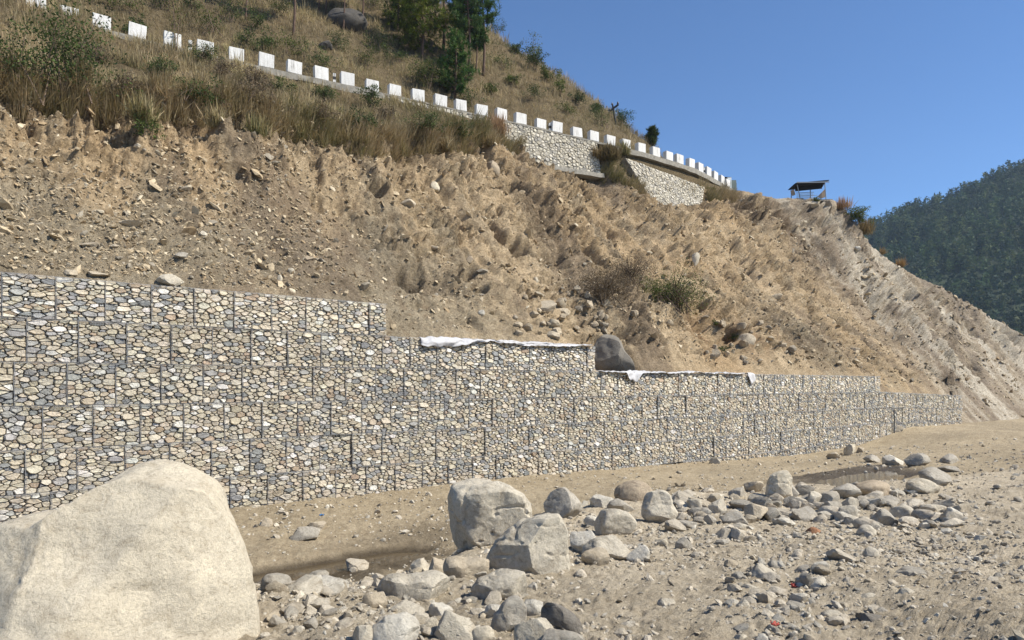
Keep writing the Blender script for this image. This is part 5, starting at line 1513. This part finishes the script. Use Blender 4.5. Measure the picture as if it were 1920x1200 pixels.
# ------------------------------------------------------------------ grass
rg3 = rs_(33); R = rs_(34)
def grass_field(n, rlo, rhi, Xlo, Xhi, hlo, hhi, nb, seed, name, label):
    X = rg3.uniform(Xlo, Xhi, n); f_ = rg3.uniform(0, 1, n)
    u = (X - 960) / FP; rpv = u * ND[0] + ND[1]; tpv = u * WD[0] + WD[1]
    rv = rlo + (rhi - rlo) * f_; tv = rv * tpv / rpv
    r1 = np.interp(tv, T, c1[0]); r2 = np.interp(tv, T, c2r)
    edge = r1 + .5 * fbm(st3(tv * .6, 0 * tv, 3), 3, 501) - .45
    ok = (rv > edge) & (tv < 55.2)
    ok &= ~((rv > r2 - .55) & (rv < r2 + 3.3))
    ok &= ~((tv > 24.5) & (tv < 37.6) & (rv < r2))
    ok &= ~((tv > 41) & (tv < 50) & (rv < r2 - 1.0))
    ok &= ~((tv > 37.6) & (tv < 41) & (rv < r1 + .2))
    bare_p = fbm(st3(tv * .30, rv * .30, 0), 3, 503)
    ok &= (bare_p > -.5)
    tv = tv[ok]; rv = rv[ok]; r2_ = r2[ok]
    x, y, z = hill_xyz(tv, rv)
    g = .25 + .85 * fbm(st3(tv * .22, rv * .28, 7), 4, 505) + .30 * fbm(st3(tv * 1.2, rv * 1.2, 7), 2, 507)
    h = rg3.uniform(hlo, hhi, len(x)) * np.exp(.75 * fbm(st3(tv * .55, rv * .6, 2), 3, 509)) * (1 + .5 * ((rv > r2_ - 1.3) & (rv < r2_))) * np.interp(y, [30, 50, 90], [.85, 1.0, 1.35])
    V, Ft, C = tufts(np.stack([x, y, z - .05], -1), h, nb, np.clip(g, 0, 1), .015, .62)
    patchc = np.exp(.75 * fbm(st3(tv * .45, rv * .5, 9), 4, 511))
    C = C * np.repeat(patchc, nb * 4)[:, None]
    o = mk(name, V, Ft, M['leaf'], np.clip(C, .01, .8))
    return tag(o, label, kind='stuff')
grass_field(13500, 26.0, 41.5, -60, 1400, .34, .80, 14, 1, 'dry_grass', 'dry straw coloured grass on the bank below the road')
grass_field(22000, 40.5, 74.0, -60, 1400, .40, .85, 10, 2, 'hill_grass', 'dry olive and straw grass covering the hillside above the road')
n = 2600
tv = rg3.uniform(-3, 54.5, n); tv = tv[~((tv > 29) & (tv < 37.5)) & ~((tv > 41) & (tv < 50))]
rv = np.interp(tv, T, c1[0]) + .5 * fbm(st3(tv * .6, 0 * tv, 3), 3, 501) - .3 + rg3.normal(0, .22, len(tv))
x, y, z = hill_xyz(tv, rv)
V, Ft, C = tufts(np.stack([x, y, z], -1), rg3.uniform(.5, 1.15, len(x)), 18, np.clip(.3 + .8 * fbm(st3(tv * .4, rv, 7), 3, 506), 0, 1), .015, .6, (.38, -.5))
tag(mk('edge_grass', V, Ft, M['leaf'], np.clip(C, .01, .8)), 'grass drooping over the broken edge of the scarp', kind='stuff')
lb = [(180, 120), (300, 150), (350, 190), (420, 150), (455, 205), (610, 190), (660, 240), (590, 235), (720, 230), (780, 245), (840, 255), (480, 170), (230, 190), (380, 120)]
LOWB = lb
# individual clumps one can point at
def clump(X, Y, h, n, green, label, spread=.35, wid=.02, rmin=19.8, lean=(0, -.1), cat='grass tuft', cols=None, name='grass_tuft', r_=None, dz=0.0, off=None):
    p = hit_hill(X, Y, rmin)
    x, y, z = p[0], p[1], p[2]
    o_ = empty(name, (x, y, z)); bpy.data.objects.remove(o_)
    nT = max(3, n // 22)
    P = np.stack([R.normal(0, h * .17, nT), R.normal(0, h * .17, nT), np.full(nT, -.08 + dz)], -1)
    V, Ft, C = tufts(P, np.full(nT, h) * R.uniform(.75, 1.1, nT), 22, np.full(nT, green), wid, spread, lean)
    if cols is not None: C = C * np.asarray(cols)
    o = mk(name, V, Ft, M['leaf'], np.clip(C, .01, .8), False, None, (x, y, z))
    return tag(o, label, cat)
clump(930, 258, 1.7, 1100, 0.0, 'tall reddish grass clump standing above the bank before the stone wall', .22, .012, cols=(.95, .78, .72))
clump(1138, 300, 1.5, 1100, .45, 'dark shaggy grass clump overhanging the gap between the two stone walls', .55, .02, cols=(.62, .6, .6), lean=(-.15, -.5))
clump(1120, 305, 1.3, 700, .15, 'brown matted grass hanging over the scarp left of the shaggy clump', .6, .02, cols=(.7, .66, .6), lean=(-.2, -.6))
clump(1165, 292, 1.2, 500, .8, 'yellow green leafy tuft on the right side of the shaggy clump', .4, .03)
clump(1572, 392, 1.7, 320, 0.0, 'pink brown plumed grass just right of the shelter', .30, .016, cols=(1.0, .80, .74), rmin=28)
clump(1612, 420, 1.9, 500, .35, 'ragged rust and green grass clump right of the shelter bush', .5, .02, rmin=27, cols=(.8, .72, .65))
clump(1688, 486, 1.1, 260, .1, 'rust coloured grass tuft alone on the descending ridge', .5, .02, rmin=26, cols=(.9, .72, .55), lean=(.15, -.1))
clump(1652, 462, .9, 160, .25, 'small brown tuft on the ridge between the bush and the rust coloured tuft', .5, .02, rmin=26, cols=(.8, .7, .6))
clump(258, 232, 1.1, 420, .55, 'round olive grass tussock on the left edge of the scarp', .5, .018)
clump(395, 236, 1.0, 300, .3, 'grass tussock hanging over the scarp edge', .5, .018)
clump(470, 248, .9, 260, .7, 'green tinged tussock at the scarp edge', .5, .018)
clump(560, 262, 1.0, 320, .65, 'long green tinged tussock right of the middle of the scarp edge', .5, .018)
clump(745, 292, 1.1, 420, .35, 'drooping straw tussock at the scarp edge below the blocks', .55, .018, lean=(0, -.3))
clump(830, 290, 1.0, 360, .2, 'drooping tussock with a dark shaded base at the scarp edge', .55, .018, lean=(0, -.3))
clump(900, 270, 1.0, 300, .25, 'brown sod tuft above the jutting boulder', .5, .018, cols=(.8, .75, .7))

# ------------------------------------------------------------------ shrubs and trees
def at_hill(X, Y, rmin=19.8): 
    h = hit_hill(X, Y, rmin); return Vector((h[0], h[1], h[2]))
DG = GREENS * np.array([.8, .85, .8]); YG = GREENS * np.array([1.5, 1.35, 1.0])
shrub('bush', at_hill(152, 190, 26), 3.0, 3.2, 'large dark green bush at the left above the scarp', cols=DG, dens=1.4, stems=10, leaf=.055)
shrub('bush', at_hill(60, 190, 26), 2.6, 2.4, 'dark green bush beyond the left edge of the photo', cols=DG, dens=1.2, stems=8, leaf=.055)
shrub('bush', at_hill(252, 72, 38.5), 1.5, 1.3, 'round glossy green bush in front of the third parapet block', cols=DG, dens=1.1, stems=6, leaf=.06)
shrub('sapling', at_hill(330, 98, 39), 1.2, 3.0, 'thin sapling with sparse green leaves by the fourth block', cols=YG * .8, dens=.35, stems=3, leaf=.05, cat='sapling')
shrub('bush', at_hill(530, 180, 33), 1.3, 1.0, 'small green bush under the eighth block', cols=GREENS, stems=5, leaf=.05)
shrub('bush', at_hill(697, 210, 34), 1.2, 1.5, 'dark leafy bush in front of the eleventh block', cols=DG, dens=1.0, stems=6, leaf=.055)
shrub('bush', at_hill(800, 165, 43), 3.2, 2.6, 'wide tangled thicket behind the blocks under the pines', cols=GREENS * np.array([1.1, 1.0, .8]), dens=.8, stems=12, leaf=.06, twigs=4)
shrub('bush', at_hill(1000, 130, 44), 2.0, 2.0, 'dark bush on the skyline under the small tree', cols=DG, stems=7, leaf=.07)
shrub('bush', at_hill(1020, 152, 44), 1.8, 1.3, 'low olive bush on the skyline right of the small tree', cols=YG * .7, stems=6, leaf=.07)
shrub('tree', at_hill(998, 122, 44), 1.9, 3.4, 'small round topped tree leaning out over the skyline', cols=YG * .9, dens=.8, stems=5, leaf=.08, cat='tree')
shrub('tree', at_hill(1050, 182, 44), 1.3, 2.2, 'little light green tree on the skyline right of the round topped tree', cols=YG, dens=.8, stems=4, leaf=.08, cat='tree')
shrub('bush', at_hill(1082, 198, 44), 1.8, 1.3, 'dark compact bush on the skyline left of the pole', cols=DG * .8, stems=6, leaf=.06)
shrub('bush', at_hill(1116, 212, 44), 1.4, 1.0, 'second dark bush on the skyline nearer the pole', cols=DG * .8, stems=6, leaf=.06)
shrub('bush', at_hill(1166, 240, 43), 2.2, 1.9, 'blue green bush beside the utility pole', cols=DG * np.array([.8, 1.0, 1.3]), stems=8, leaf=.06)
pc_ = at_hill(1218, 268, 41); pine('conifer', pc_, 1.7, .15, 1.0, 'little dark pointed conifer on the skyline', cols=DG * .7, trunk_r=.05, dens=2.2)['category'] = 'conifer'
shrub('bush', at_hill(965, 100, 46), 1.6, 1.2, 'low bush on the skyline right of the pines', cols=GREENS, stems=6, leaf=.06)
shrub('bush', at_hill(925, 180, 43), 1.5, 1.1, 'green bush on the slope behind the blocks right of the pines', cols=YG * .8, stems=6, leaf=.06)
shrub('bush', at_hill(960, 160, 44), 1.6, 1.2, 'olive bush higher on the slope right of the pines', cols=YG * .8, stems=6, leaf=.06)
shrub('bush', at_hill(1598, 408, 27), 2.4, 1.9, 'leafy green bush on the ridge beside the shelter', cols=YG * .8, dens=1.2, stems=9, leaf=.08)
shrub('bush', at_hill(1118, 568), 3.0, 1.9, 'grey brown dry bush on the debris heap', cols=BROWNS * .75, dens=.7, stems=16, leaf=.035, twigs=6, stemcol=(.12, .09, .06))
shrub('bush', at_hill(1165, 530), 2.6, 1.7, 'thin dry brown bush above the debris heap', cols=BROWNS * .7, dens=.5, stems=14, leaf=.03, twigs=7, stemcol=(.11, .08, .055))
shrub('bush', at_hill(1245, 580), 3.8, 2.3, 'tangled green and bare twigged bush on the debris heap', cols=GREENS * np.array([1.3, 1.2, 1]), dens=.55, stems=20, leaf=.04, twigs=6, stemcol=(.10, .07, .05))
shrub('bush', at_hill(1205, 560), 1.3, 1.2, 'bright green leafy bush left of the tangled bush', cols=YG, dens=.8, stems=5, leaf=.04)
shrub('bush', at_hill(1372, 640), .6, .45, 'small green plant beside the rounded tan boulder', cols=YG * .8, dens=.6, stems=4, leaf=.03)
shrub('bush', at_hill(1355, 662), .6, .35, 'trailing green plant low on the slope above the third course', cols=GREENS, dens=.6, stems=4, leaf=.03)
shrub('bush', at_hill(1330, 612), .4, .3, 'tiny green plant on the brown scar', cols=YG * .8, dens=.5, stems=3, leaf=.03)
shrub('bush', at_hill(275, 262, 24), 1.0, .8, 'green weed with pale flowers hanging under the round tussock', cols=GREENS * 1.3, dens=.8, stems=5, leaf=.04)
shrub('bush', at_hill(1334, 362, 30), .9, .45, 'olive shrub at the right end of the slanting stone wall', cols=YG * .9, dens=.8, stems=6, leaf=.05)
shrub('bush', at_hill(1512, 384, 28), 1.0, .5, 'low green weeds at the foot of the shelter', cols=YG * .7, dens=.9, stems=5, leaf=.05)
for i, (bx_, by_) in enumerate(LOWB):
    shrub('bush', at_hill(bx_, by_, 27), R.uniform(1.2, 2.2), R.uniform(.7, 1.2), f'low {["brown", "green", "dark green", "straw brown"][i % 4]} bush on the bank below the {near_block(bx_)} parapet block', 'low bushes on the bank below the road', cols=[BROWNS * .8, GREENS, DG, BROWNS][i % 4], dens=.8, stems=7, leaf=.045, twigs=2)
bush_spots = [(840, 40), (820, 150), (930, 60), (500, 95), (400, 70), (460, 90), (480, 55), (560, 110), (640, 100), (720, 95), (520, 30), (430, 40), (740, 45), (700, 15), (360, 20), (600, 130), (690, 130), (745, 120), (880, 200), (1060, 215), (1000, 190), (1130, 245), (850, 175), (770, 80), (300, 15), (220, 20), (900, 100), (940, 130)]
for i, (bx_, by_) in enumerate(bush_spots):
    o = shrub('bush', at_hill(bx_, by_, 43), R.uniform(1.8, 3.6), R.uniform(1.1, 2.2), f'{["green", "olive", "dark green"][i % 3]} bush {"high" if by_ < 45 else "midway" if by_ < 100 else "low"} on the hillside above the {near_block(bx_)} parapet block', 'bushes dotted over the upper hillside', cols=[GREENS, YG * .75, DG][i % 3], dens=.8, stems=6, leaf=.06)

def pn(X, Yb, H_px, c0_px, w_px, label, rmin=44, **kw):
    p = at_hill(X, Yb, rmin); k = p.y / FP
    pine('pine_tree', p, H_px * k, c0_px * k, w_px * k, label, None, **kw)
pn(792, 112, 150, 32, 130, 'broad bushy young pine in the middle of the group', cols=GREENS * np.array([1.15, 1.15, .75]), dens=.95)
pn(852, 182, 125, 8, 66, 'dense dark green pine reaching down behind the blocks', rmin=42, cols=GREENS * np.array([.6, .95, .85]), dens=1.15)
pn(833, 95, 200, 105, 90, 'tall pine with a pale bare trunk between the two green pines', trunk_r=.16)
pn(878, 150, 190, 84, 70, 'dark pine left of the rightmost trunk with a ragged crown', cols=GREENS * np.array([.6, .85, .9]))
pn(906, 142, 200, 100, 66, 'rightmost tall pine whose crown stands against the sky', cols=GREENS * np.array([.6, .85, .9]), trunk_r=.13)
pn(892, 138, 96, 50, 40, 'slender pine with a small crown next to the rightmost tall pine', trunk_r=.08, cols=GREENS * np.array([.6, .9, .9]))
pn(866, 118, 160, 66, 56, 'pine behind the dense dark one', cols=GREENS * np.array([.6, .85, .8]), trunk_r=.1)
pn(746, 60, 120, 20, 60, 'pine left of the broad bushy one', cols=GREENS * np.array([.9, 1, .8]), trunk_r=.1)
pn(460, 40, 130, 80, 60, 'thin reddish trunk furthest left above the road', trunk_r=.07)
pn(549, 66, 170, 110, 60, 'dark straight trunk above the eighth block', trunk_r=.11)
pn(598, 20, 120, 60, 50, 'thin trunk left of the rock outcrop', trunk_r=.08)
pn(611, 24, 120, 60, 50, 'second thin trunk left of the rock outcrop', trunk_r=.08)
pn(646, 62, 150, 100, 60, 'thin trunk in front of the rock outcrop', trunk_r=.08)
pn(680, 54, 150, 90, 60, 'thin trunk at the right end of the rock outcrop', trunk_r=.1)

# ------------------------------------------------------------------ forest on the far mountain
n = 4000
X = rg3.uniform(1440, 2080, n); f_ = rg3.uniform(0.02, .76, n)
u = (X - 960) / FP
yv = 330 + 270 * f_ / .75
ix = (u - mU[0]) / (mU[-1] - mU[0]) * 149; iy = np.interp(f_, my, np.arange(60))
i0 = np.clip(ix.astype(int), 0, 148); j0 = np.clip(iy.astype(int), 0, 58); a = (ix - i0); b = (iy - j0)
zv = (MZ[j0, i0] * (1 - a) * (1 - b) + MZ[j0, i0 + 1] * a * (1 - b) + MZ[j0 + 1, i0] * (1 - a) * b + MZ[j0 + 1, i0 + 1] * a * b)
yq = (MYY[j0, i0] * (1 - b) + MYY[j0 + 1, i0] * b)
Pm = np.stack([yq * u, yq, zv], -1)
hs = rg3.uniform(4.5, 12.5, n) * np.interp(f_, [0, .7, .76], [1, 1, .75]); per = 42
c = np.repeat(Pm, per, 0); hh = np.repeat(hs, per)
kz = rg3.uniform(0, 1, n * per) ** .8; az = rg3.uniform(0, TP, n * per)
rad = hh * .26 * np.sqrt(np.clip(1 - kz, 0, 1)) * rg3.uniform(.5, 1.1, n * per) + .1
p = c + np.stack([np.cos(az) * rad, np.sin(az) * rad, hh * (.12 + kz * .9)], -1)
sz = (.55 + .04 * hh)[:, None]
a1 = rg3.normal(size=(n * per, 3)) * sz; a2 = rg3.normal(size=(n * per, 3)) * sz
V = np.stack([p, p + a1, p + a2], 1).reshape(-1, 3)
tcol = np.array([[.030, .052, .026], [.050, .078, .03], [.022, .040, .024], [.085, .105, .04]])[rg3.choice(4, n, p=[.35, .3, .2, .15])] * rg3.uniform(.7, 1.4, (n, 1)) * np.exp(.5 * fbm(st3(Pm[:, 0] * .02, Pm[:, 1] * .02, 0), 3, 601))[:, None]
tag(mk('forest', V, np.arange(len(V)).reshape(-1, 3), M['leaf'], np.repeat(np.repeat(tcol, per, 0), 3, 0)), 'dark forest covering the distant mountain', kind='stuff')


M['rodm'] = simple('dark_steel_rod', (.05, .05, .055), .6)
t_ = 47.5; x, y = tr2xy(t_, D - .12)
mb = MB(); mb.tube([(0, 0, 0), (.01, 0, .9), (-.02, 0, 1.55)], .035, 6); tag(mb.build('iron_stake', M['rodm'], None, (x, y, ground_at_wall(t_) - .0)), 'dark iron stake standing against the far end of the wall', 'stake')
M['red'] = simple('faded_red_plastic', (.30, .05, .035), .6); M['blue'] = simple('blue_plastic', (.05, .16, .35), .5)
def scrap(X, Y, s, mt, label):
    gx, gyy, gz = hit_ground(X, Y); n_ = 7
    V = []; 
    for i in range(n_):
        for j in range(n_): V.append(((i / (n_ - 1) - .5) * s + R.normal(0, s * .05), (j / (n_ - 1) - .5) * s * .8, abs(R.normal(0, s * .22)) + s * .1))
    o = mk('litter', np.array(V), fan_faces(n_, n_), mt, None, True, None, (gx, gyy, gz)); sm = o.modifiers.new('thickness', 'SOLIDIFY'); sm.thickness = .002
    tag(o, label, 'litter')
scrap(1490, 1103, .07, M['red'], 'crumpled red litter in the gravel at the right'); scrap(1451, 1174, .06, M['red'], 'small red litter near the bottom edge')
scrap(603, 968, .12, M['blue'], 'scrap of blue litter on the flat below the wall'); scrap(1094, 507, .01, M['blue'], 'tiny blue scrap') if False else None

# haze over the whole valley
hb = MB(); x0, x1, y0, y1, z0_, z1_ = -140, 1150, -70, 800, -9.5, 275
hb.box(((x0 + x1) / 2, (y0 + y1) / 2, (z0_ + z1_) / 2), ((x1 - x0) / 2, (y1 - y0) / 2, (z1_ - z0_) / 2))
hm = bpy.data.materials.new('haze'); hm.use_nodes = True; ht2 = hm.node_tree
for n_ in list(ht2.nodes):
    if n_.type == 'BSDF_PRINCIPLED': ht2.nodes.remove(n_)
pv = ht2.nodes.new('ShaderNodeVolumePrincipled'); pv.inputs['Density'].default_value = .00016; pv.inputs['Color'].default_value = (.62, .80, 1.0, 1)
ht2.links.new(pv.outputs[0], ht2.nodes['Material Output'].inputs['Volume'])
tag(hb.build('haze', hm), 'thin blue air haze over the valley', kind='stuff')
